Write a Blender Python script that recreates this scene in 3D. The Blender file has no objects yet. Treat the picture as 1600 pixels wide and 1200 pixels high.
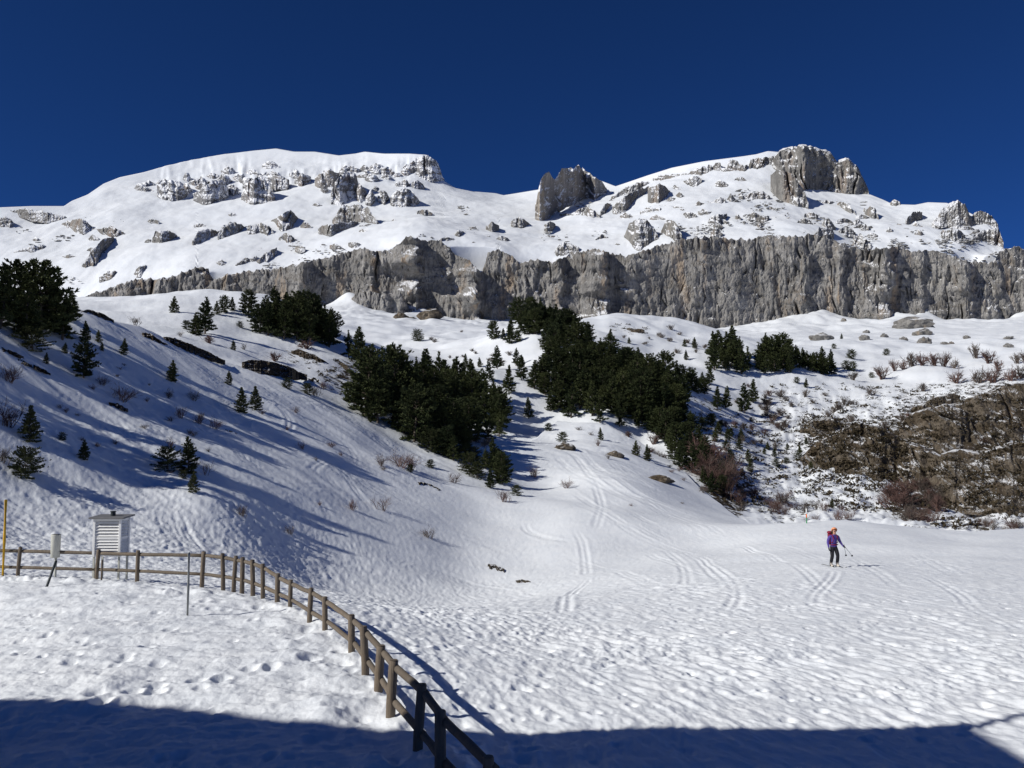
import bpy, bmesh, math, random
import numpy as np
from mathutils import Vector, Matrix

# ------------------------------------------------------------------ camera, sky, sun, exposure
scene = bpy.context.scene
COL = scene.collection
F = 1386.0            # focal length in photograph pixels (1600 wide)
ZC = 4.1              # eye height above the fenced plot
PITCH = math.radians(4.25)
SP, CP = math.sin(PITCH), math.cos(PITCH)
cam_d = bpy.data.cameras.new('camera'); cam = bpy.data.objects.new('camera', cam_d); COL.objects.link(cam)
cam_d.sensor_width = 36.0; cam_d.lens = 36.0 * F / 1600.0
cam_d.clip_start = 0.1; cam_d.clip_end = 20000
cam.location = (0, 0, ZC); cam.rotation_euler = (math.radians(90) + PITCH, 0, 0)
scene.camera = cam

SUN_AZ = math.radians(23)      # heading of the shadows, from +X towards +Y
SUN_EL = math.radians(33)
to_sun = Vector((-math.cos(SUN_EL)*math.cos(SUN_AZ), -math.cos(SUN_EL)*math.sin(SUN_AZ), math.sin(SUN_EL)))
world = bpy.data.worlds.new('World'); scene.world = world; world.use_nodes = True
wn = world.node_tree.nodes; wl = world.node_tree.links
sky = wn.new('ShaderNodeTexSky'); sky.sky_type = 'NISHITA'; sky.sun_disc = False
sky.sun_elevation = SUN_EL; sky.sun_rotation = math.atan2(to_sun.x, to_sun.y)
sky.altitude = 4000; sky.air_density = 0.6; sky.dust_density = 0.0; sky.ozone_density = 10.0
wn['Background'].inputs['Strength'].default_value = 0.056
tint = wn.new('ShaderNodeMix'); tint.data_type = 'RGBA'; tint.blend_type = 'MULTIPLY'; tint.inputs['Factor'].default_value = 1.0
tint.inputs[7].default_value = (0.52, 0.90, 1.26, 1)       # deep winter blue of the photograph, the whole sky alike
wl.new(sky.outputs['Color'], tint.inputs[6]); wl.new(tint.outputs[2], wn['Background'].inputs['Color'])
sun_d = bpy.data.lights.new('sun', 'SUN'); sun = bpy.data.objects.new('sun', sun_d); COL.objects.link(sun)
sun_d.energy = 4.3; sun_d.angle = math.radians(0.53); sun_d.color = (1.0, 0.968, 0.90)
sun.rotation_euler = to_sun.to_track_quat('Z', 'Y').to_euler()
scene.view_settings.view_transform = 'Standard'; scene.view_settings.look = 'None'
scene.view_settings.gamma = 1.0; scene.view_settings.use_curve_mapping = False
scene.view_settings.exposure = 0.0
try:
    scene.cycles.use_denoising = True
    scene.cycles.max_bounces = 5; scene.cycles.diffuse_bounces = 3
except Exception: pass

# ------------------------------------------------------------------ maths helpers
def unproj(x, y, Y):
    u = (np.asarray(x, float)-800)/F; v = (600-np.asarray(y, float))/F
    s = Y/(CP - v*SP)
    return u*s, Y + 0*s, ZC + (SP + v*CP)*s
def proj(X, Y, Z):
    dz = Z-ZC; fw = Y*CP+dz*SP
    return 800+F*X/fw, 600-F*(-Y*SP+dz*CP)/fw
def _hash(ix, iy, seed):
    h = (ix.astype(np.int64)*374761393 + iy.astype(np.int64)*668265263 + seed*2147483647) & 0xffffffff
    h = ((h ^ (h >> 13))*1274126177) & 0xffffffff
    return (h ^ (h >> 16)) & 0xffff
_ga = np.arange(65536)*(2*math.pi/65536); _GX = np.cos(_ga).astype(np.float32); _GY = np.sin(_ga).astype(np.float32)
def perlin(x, y, seed=0):
    x = np.asarray(x, np.float64); y = np.asarray(y, np.float64)
    ix = np.floor(x); iy = np.floor(y); fx = (x-ix).astype(np.float32); fy = (y-iy).astype(np.float32)
    u = fx*fx*fx*(fx*(fx*6-15)+10); v = fy*fy*fy*(fy*(fy*6-15)+10)
    def g(a, b):
        h = _hash(ix+a, iy+b, seed); return _GX[h]*(fx-a)+_GY[h]*(fy-b)
    n00, n10, n01, n11 = g(0, 0), g(1, 0), g(0, 1), g(1, 1)
    return ((n00*(1-u)+n10*u)*(1-v)+(n01*(1-u)+n11*u)*v)*1.5
def fbm(x, y, seed=0, octv=4, gain=0.5, lac=2.03):
    s = 0; a = 1.0
    for o in range(octv):
        s = s + a*perlin(x, y, seed+o*17); x = x*lac+3.1; y = y*lac-1.7; a *= gain
    return s
def ridged(x, y, seed=0, octv=4, gain=0.5):
    s = 0; a = 1.0
    for o in range(octv):
        s = s + a*(1-2*np.abs(perlin(x, y, seed+o*23))); x = x*2.07+1.3; y = y*2.07+4.7; a *= gain
    return s
def sstep(a, b, x):
    t = np.clip((x-a)/(b-a), 0, 1); return t*t*(3-2*t)
class TPS:
    def __init__(self, P, v, lam=1e-4):
        P = np.asarray(P, float); v = np.asarray(v, float); n = len(P)
        d2 = ((P[:, None]-P[None])**2).sum(-1)
        K = 0.5*d2*np.log(d2+1e-12)+lam*np.eye(n)
        A = np.zeros((n+3, n+3)); A[:n, :n] = K; A[:n, n] = 1; A[:n, n+1:] = P; A[n, :n] = 1; A[n+1:, :n] = P.T
        self.w = np.linalg.solve(A, np.concatenate([v, np.zeros(3)])); self.P = P
    def __call__(self, a, b):
        a = np.asarray(a, float); sh = a.shape; a = a.ravel(); b = np.asarray(b, float).ravel()
        out = np.empty(len(a)); n = len(self.P)
        for i in range(0, len(a), 60000):
            x = a[i:i+60000]; y = b[i:i+60000]; r = self.w[n]+self.w[n+1]*x+self.w[n+2]*y
            xs = x.astype(np.float32); ys = y.astype(np.float32); acc = np.zeros(len(x))
            for k in range(n):
                d2 = (xs-np.float32(self.P[k, 0]))**2+(ys-np.float32(self.P[k, 1]))**2
                acc += (0.5*self.w[k])*(d2*np.log(d2+np.float32(1e-12)))
            out[i:i+60000] = r+acc
        return out.reshape(sh)
def catmull(pts, n=8):
    P = [np.array(p, float) for p in pts]; P = [2*P[0]-P[1]]+P+[2*P[-1]-P[-2]]; out = []
    for i in range(1, len(P)-2):
        for k in range(n):
            t = k/n
            out.append(0.5*((2*P[i])+(-P[i-1]+P[i+1])*t+(2*P[i-1]-5*P[i]+4*P[i+1]-P[i+2])*t*t+(-P[i-1]+3*P[i]-3*P[i+1]+P[i+2])*t**3))
    out.append(P[-2]); return np.array(out)

# ------------------------------------------------------------------ object helpers
def tag(o, label=None, cat=None, group=None, kind=None):
    if label: o['label'] = label
    if cat: o['category'] = cat
    if group: o['group'] = group
    if kind: o['kind'] = kind
    return o
def link(name, me, mat=None, parent=None, loc=None):
    o = bpy.data.objects.new(name, me); COL.objects.link(o)
    if mat is not None and me is not None and not me.materials:
        me.materials.append(mat)
    if parent is not None: o.parent = parent
    if loc is not None: o.location = loc
    return o
def empty(name, loc=(0, 0, 0), rz=0.0):
    o = bpy.data.objects.new(name, None); COL.objects.link(o); o.location = loc; o.rotation_euler = (0, 0, rz)
    o.empty_display_size = 0.2
    return o
def mesh_np(name, V, Fq, smooth=True, attrs=None):
    """V (n,3), Fq (m,4) or (m,3) index array."""
    me = bpy.data.meshes.new(name); V = np.ascontiguousarray(V, np.float32); Fq = np.ascontiguousarray(Fq, np.int32)
    k = Fq.shape[1]; me.vertices.add(len(V)); me.vertices.foreach_set('co', V.ravel())
    me.loops.add(Fq.size); me.loops.foreach_set('vertex_index', Fq.ravel())
    me.polygons.add(len(Fq)); me.polygons.foreach_set('loop_start', np.arange(0, Fq.size, k, dtype=np.int32))
    me.polygons.foreach_set('use_smooth', np.full(len(Fq), smooth, bool))
    if attrs:
        for an, av in attrs.items():
            at = me.attributes.new(an, 'FLOAT', 'POINT'); at.data.foreach_set('value', np.ascontiguousarray(av, np.float32).ravel())
    me.update(calc_edges=True); me.validate()
    return me
def grid_faces(nr, nc):
    i = np.arange(nr-1)[:, None]*nc+np.arange(nc-1)[None]
    return np.stack([i, i+1, i+1+nc, i+nc], -1).reshape(-1, 4)
def bm_mesh(name, bm, smooth=False):
    me = bpy.data.meshes.new(name); bm.normal_update(); bm.to_mesh(me); bm.free()
    if smooth:
        me.polygons.foreach_set('use_smooth', np.ones(len(me.polygons), bool))
    return me
def add_box(bm, c, s, rot=None, bevel=0.0):
    r = bmesh.ops.create_cube(bm, size=1.0); vs = r['verts']
    bmesh.ops.scale(bm, vec=s, verts=vs)
    if bevel:
        es = list({e for v in vs for e in v.link_edges}); rr = bmesh.ops.bevel(bm, geom=es, offset=bevel, segments=1, affect='EDGES'); vs = list({v for f in rr['faces'] for v in f.verts} | {v for v in vs if v.is_valid})
    if rot is not None: bmesh.ops.rotate(bm, cent=(0, 0, 0), matrix=rot, verts=vs)
    bmesh.ops.translate(bm, vec=c, verts=vs); return vs
def add_tube(bm, pts, radii, seg=8, cap=True):
    pts = [Vector(p) for p in pts]; rings = []
    for i, p in enumerate(pts):
        d = (pts[min(i+1, len(pts)-1)]-pts[max(i-1, 0)]).normalized()
        a = d.cross(Vector((0, 0, 1)));
        if a.length < 1e-3: a = d.cross(Vector((0, 1, 0)))
        a.normalize(); b = d.cross(a); r = radii[i] if hasattr(radii, '__len__') else radii
        rings.append([bm.verts.new(p+(a*math.cos(2*math.pi*k/seg)+b*math.sin(2*math.pi*k/seg))*r) for k in range(seg)])
    for i in range(len(rings)-1):
        for k in range(seg):
            bm.faces.new((rings[i][k], rings[i][(k+1) % seg], rings[i+1][(k+1) % seg], rings[i+1][k]))
    if cap:
        bm.faces.new(rings[0][::-1]); bm.faces.new(rings[-1])
    return rings

# ------------------------------------------------------------------ materials
class NT:
    def __init__(self, name):
        self.m = bpy.data.materials.new(name); self.m.use_nodes = True; self.t = self.m.node_tree; self.n = self.t.nodes; self.l = self.t.links
        self.b = self.n['Principled BSDF']
    def new(self, ty, **kw):
        nd = self.n.new(ty)
        for k, v in kw.items():
            if k in nd.inputs: nd.inputs[k].default_value = v
            else: setattr(nd, k, v)
        return nd
    def set(self, **kw):
        for k, v in kw.items(): self.b.inputs[k.replace('_', ' ')].default_value = v
    def pos(self, scale=(1, 1, 1), obj=False):
        g = self.new('ShaderNodeTexCoord').outputs['Object'] if obj else self.new('ShaderNodeNewGeometry').outputs['Position']
        mp = self.new('ShaderNodeMapping'); mp.inputs['Scale'].default_value = scale; self.l.new(g, mp.inputs['Vector']); return mp.outputs['Vector']
    def noise(self, vec, scale, detail=5, rough=0.55, dist=0.0):
        nd = self.new('ShaderNodeTexNoise'); nd.inputs['Scale'].default_value = scale; nd.inputs['Detail'].default_value = detail
        nd.inputs['Roughness'].default_value = rough; nd.inputs['Distortion'].default_value = dist; self.l.new(vec, nd.inputs['Vector']); return nd.outputs['Fac']
    def ramp(self, fac, stops):
        nd = self.new('ShaderNodeValToRGB'); cr = nd.color_ramp
        while len(cr.elements) < len(stops): cr.elements.new(0.5)
        for e, (p, c) in zip(cr.elements, stops): e.position = p; e.color = (*c, 1) if len(c) == 3 else c
        self.l.new(fac, nd.inputs['Fac']); return nd.outputs['Color']
    def math(self, op, a, b=None, c=None):
        nd = self.new('ShaderNodeMath'); nd.operation = op
        for i, q in enumerate((a, b, c)):
            if q is None: continue
            if isinstance(q, (int, float)): nd.inputs[i].default_value = q
            else: self.l.new(q, nd.inputs[i])
        return nd.outputs[0]
    def maprange(self, v, a, b, c=0.0, d=1.0):
        nd = self.new('ShaderNodeMapRange'); nd.interpolation_type = 'SMOOTHSTEP'
        for i, q in enumerate((v, a, b, c, d)):
            if isinstance(q, (int, float)): nd.inputs[i].default_value = q
            else: self.l.new(q, nd.inputs[i])
        return nd.outputs[0]
    def mix(self, fac, a, b):
        nd = self.new('ShaderNodeMix'); nd.data_type = 'RGBA'
        if isinstance(fac, (int, float)): nd.inputs['Factor'].default_value = fac
        else: self.l.new(fac, nd.inputs['Factor'])
        for s, q in ((6, a), (7, b)):
            if isinstance(q, tuple): nd.inputs[s].default_value = (*q, 1)
            else: self.l.new(q, nd.inputs[s])
        return nd.outputs[2]
    def color(self, c): self.l.new(c, self.b.inputs['Base Color'])
    def bump(self, h, strength, dist):
        nd = self.new('ShaderNodeBump'); nd.inputs['Strength'].default_value = strength; nd.inputs['Distance'].default_value = dist
        self.l.new(h, nd.inputs['Height']); self.l.new(nd.outputs[0], self.b.inputs['Normal']); return nd
    def normz(self):
        s = self.new('ShaderNodeSeparateXYZ'); self.l.new(self.new('ShaderNodeNewGeometry').outputs['Normal'], s.inputs[0]); return s.outputs[2]
    def attr(self, name):
        a = self.new('ShaderNodeAttribute'); a.attribute_name = name; return a.outputs['Fac']
def plain(name, c, rough=0.7, var=0.12, scale=6.0, spec=0.3, metal=0.0):
    t = NT(name); f = t.noise(t.pos(obj=True), scale, 4)
    t.color(t.ramp(f, [(0.3, tuple(x*(1-var) for x in c)), (0.7, tuple(min(1, x*(1+var)) for x in c))]))
    t.set(Roughness=rough, Metallic=metal); t.b.inputs['Specular IOR Level'].default_value = spec
    return t.m
SNOW_A, SNOW_B = (0.79, 0.825, 0.87), (0.855, 0.88, 0.91)
EARTH = ((0.030, 0.022, 0.014), (0.085, 0.062, 0.040))
def snow_mat(name, nscale, bumpd, bare=False, fine=1.0):
    t = NT(name); p = t.pos(); f = t.noise(p, nscale, 6); c = t.ramp(f, [(0.3, SNOW_A), (0.7, SNOW_B)])
    f2 = t.noise(p, nscale*9*fine, 6, 0.65)
    if bare:
        m = t.maprange(t.math('ADD', t.attr('bare'), t.math('MULTIPLY', t.math('SUBTRACT', t.noise(p, 0.9, 7, 0.7), 0.5), 1.3)), 0.47, 0.56)
        ec = t.ramp(t.noise(p, 2.2, 6, 0.7), [(0.25, EARTH[0]), (0.5, (0.055, 0.043, 0.026)), (0.75, EARTH[1])])
        c = t.mix(m, c, ec)
    t.color(c); t.set(Roughness=0.6); t.b.inputs['Specular IOR Level'].default_value = 0.25
    t.bump(f2, 0.7, bumpd)
    return t.m
def rock_mat(name, cols, scale, thr, namp, streak=(0.30, 0.22, 0.14), streak_amt=0.5, vert=0.25, soft=0.08, veg=0.0, snow=True, snsc=0.55):
    t = NT(name); p = t.pos((1, 1, vert)); q = t.pos()
    f = t.noise(p, scale, 8, 0.68, 0.4)
    c = t.ramp(f, [(0.28, cols[0]), (0.5, cols[1]), (0.72, cols[2])])
    c = t.mix(t.maprange(t.noise(q, scale*0.13, 4, 0.6), 0.42, 0.62, 0.0, 0.55), c, tuple(x*0.55 for x in cols[1]))
    fs = t.noise(t.pos((1, 1, vert*0.3)), scale*4.5, 6, 0.75)
    c = t.mix(t.maprange(fs, 0.50, 0.64, 0.0, 0.55), c, tuple(x*0.45 for x in cols[0]))
    st = t.maprange(t.noise(t.pos((1, 1, vert*0.35)), scale*0.35, 5, 0.6), 0.52, 0.68, 0.0, streak_amt)
    c = t.mix(st, c, streak)
    if veg:
        vg = t.maprange(t.math('ADD', t.noise(q, scale*0.45, 7, 0.7), t.math('MULTIPLY', t.normz(), 0.12)), 0.56, 0.64, 0.0, veg)
        c = t.mix(vg, c, (0.050, 0.036, 0.020))
    if snow:
        nz = t.math('ADD', t.normz(), t.math('MULTIPLY', t.math('SUBTRACT', t.noise(t.pos((1, 1, 0.5+0.5*vert)), scale*snsc, 5, 0.6), 0.5), namp))
        sm = t.maprange(nz, thr-soft, thr+soft)
        c = t.mix(sm, c, (0.86, 0.87, 0.89))
    t.color(c); t.set(Roughness=0.88); t.b.inputs['Specular IOR Level'].default_value = 0.2
    t.bump(t.noise(p, scale*2.6, 8, 0.72), 0.9, 1.1/scale*0.25)
    return t.m
GREY = ((0.115, 0.111, 0.106), (0.26, 0.25, 0.238), (0.41, 0.395, 0.372))
M_SNOW = snow_mat('snow_ground', 0.9, 0.03)
M_MID = snow_mat('snow_midground', 0.25, 0.10, bare=True, fine=0.6)
M_MTN = snow_mat('snow_mountain', 0.02, 0.5)
M_CLIFF = rock_mat('cliff_rock', GREY, 0.22, 0.80, 0.55, (0.36, 0.265, 0.175), 0.6, veg=0.4, snsc=0.35)
M_CRAG = rock_mat('crag_rock', ((0.11, 0.105, 0.10), (0.22, 0.212, 0.20), (0.35, 0.335, 0.31)), 0.16, 0.62, 0.95, (0.30, 0.22, 0.16), 0.4)
M_RIME = rock_mat('rimed_rock', ((0.105, 0.105, 0.11), (0.20, 0.195, 0.195), (0.33, 0.32, 0.31)), 0.14, 0.30, 1.4, (0.27, 0.20, 0.16), 0.4, soft=0.12)
M_SPIRE = rock_mat('spire_rock', ((0.16, 0.15, 0.14), (0.31, 0.285, 0.26), (0.45, 0.415, 0.375)), 0.15, 0.34, 1.2, (0.34, 0.27, 0.18), 0.6)
M_BROWN = rock_mat('brown_crag_rock', ((0.060, 0.048, 0.034), (0.150, 0.123, 0.092), (0.25, 0.21, 0.165)), 0.55, 0.94, 0.75, (0.15, 0.105, 0.065), 0.5, vert=0.8, veg=0.7)
M_BOULDER = rock_mat('boulder_rock', ((0.12, 0.115, 0.108), (0.22, 0.21, 0.195), (0.33, 0.315, 0.29)), 0.5, 0.86, 0.35, vert=1.0)
M_EARTH = rock_mat('bare_earth', ((0.022, 0.016, 0.010), (0.050, 0.037, 0.024), (0.10, 0.076, 0.05)), 2.0, 0.93, 0.25, (0.07, 0.055, 0.03), 0.4, vert=1.0)
def wood(name, c):
    t = NT(name); f = t.noise(t.pos((14, 14, 1.2), obj=True), 2.2, 7, 0.65, 0.8); g = t.noise(t.pos(obj=True), 3.0, 4)
    a = t.ramp(f, [(0.28, tuple(x*0.45 for x in c)), (0.5, c), (0.75, tuple(min(1, x*1.35) for x in c))])
    oi = t.new('ShaderNodeObjectInfo'); a = t.mix(t.math('MULTIPLY', oi.outputs['Random'], 0.55), a, tuple(x*0.5 for x in c))
    t.color(t.mix(t.math('MULTIPLY', g, 0.6), a, (0.19, 0.18, 0.16)))
    t.set(Roughness=0.85); t.b.inputs['Specular IOR Level'].default_value = 0.2; t.bump(f, 0.9, 0.02); return t.m
M_POST = wood('weathered_post_wood', (0.17, 0.125, 0.085))
M_RAIL = wood('weathered_rail_wood', (0.155, 0.115, 0.08))
M_BARK = wood('pine_bark', (0.085, 0.06, 0.042))
def leafmat(name, a, b):
    t = NT(name); f = t.noise(t.pos(), 1.3, 4, 0.6)
    oi = t.new('ShaderNodeObjectInfo'); f2 = t.math('ADD', t.math('MULTIPLY', f, 0.7), t.math('MULTIPLY', oi.outputs['Random'], 0.35))
    t.color(t.ramp(f2, [(0.3, a), (0.75, b)])); t.set(Roughness=0.75); t.b.inputs['Specular IOR Level'].default_value = 0.15; return t.m
M_NEEDLE = leafmat('pine_needles', (0.022, 0.033, 0.014), (0.070, 0.082, 0.030))
M_NEEDLE2 = leafmat('young_pine_needles', (0.032, 0.042, 0.017), (0.085, 0.092, 0.036))
M_TWIG = leafmat('bare_red_twigs', (0.075, 0.045, 0.038), (0.17, 0.105, 0.09))
M_TWIG2 = leafmat('bare_grey_twigs', (0.07, 0.056, 0.048), (0.16, 0.13, 0.11))
M_SCRUB = leafmat('dark_scrub', (0.018, 0.016, 0.009), (0.055, 0.042, 0.024))

# ------------------------------------------------------------------ near ground: fenced plot, snow field, left hillside, piste
S1 = [  # photograph x, y, distance
 (1303,887,40.4),(1303,960,26),(1303,1130,13.6),(1000,1130,13.4),(1600,1120,13.6),(1600,900,38),(1450,870,50),(1150,890,47),(1150,1000,21.5),(1600,980,23),
 (27,905,28),(213,911,27.2),(411,939,24),(453,956,22.4),(508,994,19.5),(549,1031,17.3),(592,1094,14.5),(651,1191,11.6),(292,972,21),(0,1090,14.6),(250,1090,14.6),(100,1000,19),
 (800,1140,13.4),(800,1000,22.5),(800,940,37),(650,950,37),(560,930,40),
 (745,912,60),(830,905,60),(480,905,50),(400,888,46),(300,884,40),(100,880,35),(0,872,34),(950,900,54),
 (0,760,44),(0,650,50),(0,560,58),(0,500,66),(0,455,76),
 (130,760,48),(130,650,57),(130,560,68),(130,487,80),(235,518,88),(235,640,66),(235,760,52),
 (330,780,52),(330,700,62),(330,620,78),(330,558,95),(400,578,100),
 (480,820,58),(480,720,72),(480,650,88),(480,600,105),(560,625,112),(640,920,55),(640,830,66),(640,760,80),(640,700,98),(640,645,120),(700,655,122),
 (750,850,70),(750,790,82),(760,740,98),(775,682,124),(830,690,135),(860,760,100),
 (900,850,70),(930,800,80),(930,740,100),(940,695,125),(870,657,150),(950,665,146),(1000,690,142),(1050,722,130),(1100,768,115),(1150,805,100),
 (1180,824,88),(1300,815,75),(1400,820,78),(1517,835,70),(1600,826,80),(1750,815,85),(1050,850,70),(1100,860,66)]
def hillplane(X, Y):
    dx, dy = X+2.4, Y-60; L = -dx*0.951-dy*0.309; A = -dx*0.309+dy*0.951; return -5+0.5*L+0.235*A
P1, v1 = [], []
KQ, KL = F/420.0, 3.0
for x, y, Y in S1:
    X, _, Z = unproj(x, y, Y); P1.append((X/Y*KQ, math.log(Y)*KL)); v1.append(float(Z))
for X, Y, Z in [(-45,46,None),(-60,40,None),(-40,30,8.0),(-30,34,4.0),(-60,60,None),(-70,80,31.0),(-120,90,40.0),(-15,10,0.0),(-25,16,1.5),(0,8,0.0),(8,8,0.0),(15,9,0.0),(40,20,0.4),(60,40,0.5),(100,60,1.0),(160,95,4.0),(-35,18,3.0)]:
    P1.append((X/Y*KQ, math.log(Y)*KL)); v1.append(hillplane(X, Y) if Z is None else Z)
tps1 = TPS(P1, v1, 2e-3)
CREST = [(-900,440,82),(-300,445,80),(0,455,76),(130,487,80),(235,518,88),(330,558,95),(400,578,100),(480,600,105),(560,625,112),(640,645,120),(700,655,122),(775,682,124),(830,690,135),(870,657,150),(950,665,146),(1000,690,142),(1050,722,130),(1100,768,115),(1150,805,100),(1180,824,88),(1300,815,75),(1400,820,78),(1517,835,72),(1600,826,80),(1750,815,85),(2600,800,95)]
_cq = np.array([unproj(x, y, Y)[0]/Y for x, y, Y in CREST], float); _cy = np.array([c[2] for c in CREST], float)
def crestY(q): return np.interp(q, _cq, _cy)
FENCE_XY = None
pits = []
rp = random.Random(5)
def s1_base(X, Y):
    X = np.asarray(X, float); Y = np.maximum(np.asarray(Y, float), 6.0)
    return tps1(X/Y*KQ, np.log(Y)*KL)
def plot_mask(X, Y):          # 1 inside the fenced plot (left of the fence line)
    fx = np.interp(Y, [8, 10.5, 11.6, 13.1, 14.5, 15.6, 17.3, 19.5, 22.4, 24.5, 28, 29], [1.0, -0.8, -1.25, -1.8, -2.18, -2.57, -3.12, -4.1, -5.6, -7.6, -14, -30])
    return sstep(0.3, -0.3, X-fx), fx
def s1_bumps(X, Y):
    pm, fx = plot_mask(X, Y)
    d = np.hypot(X, Y)
    # streaks run along (0.25,-0.97); warp a little
    w = 0.35*perlin(X*0.35, Y*0.35, 3)
    al = (0.25*X-0.97*Y)+w; ac = (0.97*X+0.25*Y)+w*0.6
    rough = ridged(ac/0.50, al/1.5, 11, 3, 0.55)*0.6+0.75*fbm(ac/0.24, al/0.6, 31, 3)
    hill = sstep(-2.0, 2.5, s1_base(X, Y))*sstep(30, 36, Y)
    far = sstep(75, 30, Y)*(1-hill)
    patch = 0.55+0.75*sstep(-0.35, 0.45, perlin(X*0.13, Y*0.1, 77))
    right = sstep(5.0, 10.0, X)*sstep(16, 26, Y)                 # packed piste on the right
    a_field = (0.031*far*patch*(1-0.55*right)+0.015)*(1-pm)
    z = a_field*rough
    # fenced plot: broad soft waves and trodden hollows
    soft = fbm(X/2.6+w, Y/1.5, 51, 3)*0.075+fbm(X/0.55, Y/0.42, 61, 4, 0.6)*0.030
    lump = np.clip(perlin(X/0.8, Y/0.8, 71)+0.12, 0, 1)*0.30*np.exp(-((X-fx+0.7)/0.6)**2)
    z = z+pm*(soft+lump*0.5)*sstep(40, 30, Y)
    # snow bank along the far side of the fence, below the rail
    z = z+(1-pm)*0.10*np.exp(-((X-fx-0.4)/0.5)**2)*sstep(30, 24, Y)*np.clip(0.5+perlin(X, Y, 81), 0, 1)
    # hillside: wind texture running down the slope, plus tracked snow
    dn = (0.93*X-0.36*Y); cr = (0.36*X+0.93*Y)
    z = z+hill*(0.10*fbm(cr/3.4, dn/12.0, 91, 3)+0.045*fbm(cr/0.9, dn/6.0, 93, 3)+0.032*fbm(cr/0.45, dn/1.3, 95, 3)*(0.5+1.6*sstep(0.0, 0.5, perlin(X/7, Y/7, 97))))
    trod = sstep(70, 45, Y)*sstep(-3, -8, X)*sstep(3.5, 1.0, s1_base(X, Y))*sstep(30, 33, Y)
    z = z+trod*0.05*ridged(cr/0.55, dn/1.2, 99, 3)
    z = z+0.22*fbm(X/9.0, Y/9.0, 101, 2)*sstep(30, 60, d)
    return z
TRACKS = [
 [(425,627),(447,647),(454,662),(449,677)], [(507,672),(535,687),(550,702),(557,715),(552,724)],
 [(340,665),(400,692),(450,712),(507,730),(545,750),(590,780),(637,805),(687,827),(750,850),(800,870)], [(545,750),(560,770),(575,785)],
 [(497,775),(512,805),(525,835),(545,862),(562,882),(562,902)], [(225,792),(210,817),(215,840),(240,862)],
 [(255,795),(252,815),(270,845),(284,864)], [(265,795),(270,820),(295,860)], [(280,805),(292,832),(312,862)],
 [(817,815),(827,830),(857,842),(900,850)], [(900,832),(910,852),(915,882),(916,900)],
 [(947,760),(990,780),(1050,802),(1100,822),(1130,835)], [(930,745),(975,770),(1012,782),(1060,800),(1100,812)],
 [(1040,857),(1062,880),(1071,895),(1072,915)], [(1070,860),(1100,882),(1132,912)], [(1095,870),(1125,892),(1145,912),(1150,932),(1140,955)],
 [(1305,890),(1298,905),(1276,928),(1271,942),(1283,962),(1308,979),(1345,995),(1400,1015),(1450,1026)],
 [(1445,900),(1500,930),(1520,950),(1560,970),(1610,992)], [(860,700),(900,715),(925,745),(940,790),(930,830)], [(905,700),(940,735),(985,765),(1040,790)],
 [(300,590),(340,620),(390,650),(440,668)], [(262,580),(300,612),(350,640),(420,672)], [(560,860),(640,880),(720,905),(800,925)], [(1160,850),(1230,880),(1300,930),(1420,960),(1560,1000)],
 [(950,930),(1010,915),(1080,925)], [(880,960),(890,930),(920,905)], [(350,720),(420,745),(480,780),(560,805)]]
_rt = random.Random(19)
for k in range(26):
    x, y = _rt.uniform(150, 640), _rt.uniform(610, 770); dx, dy = _rt.uniform(60, 150), _rt.uniform(0.42, 0.75); b = _rt.gauss(0, 14)
    TRACKS.append([(x, y), (x+dx*0.35, y+dx*0.35*dy+b), (x+dx*0.7, y+dx*0.7*dy+b*0.4), (x+dx, y+dx*dy)])
for k in range(16):
    x, y = _rt.uniform(860, 960), _rt.uniform(700, 790); dx = _rt.uniform(60, 190); b = _rt.gauss(0, 8)
    TRACKS.append([(x, y), (x+dx*0.4, y+dx*0.22+b), (x+dx*0.75, y+dx*0.40+b*0.4), (x+dx, y+dx*0.5)])
for k in range(5):
    x, y = _rt.uniform(850, 1450), _rt.uniform(850, 880); dx = _rt.uniform(60, 220); L = _rt.uniform(30, 80); b = _rt.gauss(0, 8)
    TRACKS.append([(x, y), (x+dx*0.3+b, y+L*0.35), (x+dx*0.7+b, y+L*0.7), (x+dx, y+L)])
def hit(surf, x, y, Y0=8.0, Y1=400.0, n=500):
    u = (x-800)/F; v = (600-y)/F; k = u/(CP-v*SP); m = (SP+v*CP)/(CP-v*SP)
    Ys = np.exp(np.linspace(math.log(Y0), math.log(Y1), n)); Zs = surf(k*Ys, Ys); R = ZC+m*Ys
    s = R-Zs; idx = np.nonzero((s[:-1] > 0) & (s[1:] <= 0))[0]
    if len(idx) == 0: return None
    i = idx[0]; t = s[i]/(s[i]-s[i+1]); Y = Ys[i]+t*(Ys[i+1]-Ys[i]); return k*Y, Y
def s1_hit(x, y):
    u = (x-800)/F; v = (600-y)/F; k = u/(CP-v*SP)
    h = hit(s1_base, x, y, 8.0, float(crestY(k))*1.01, 260)
    return h

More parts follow.
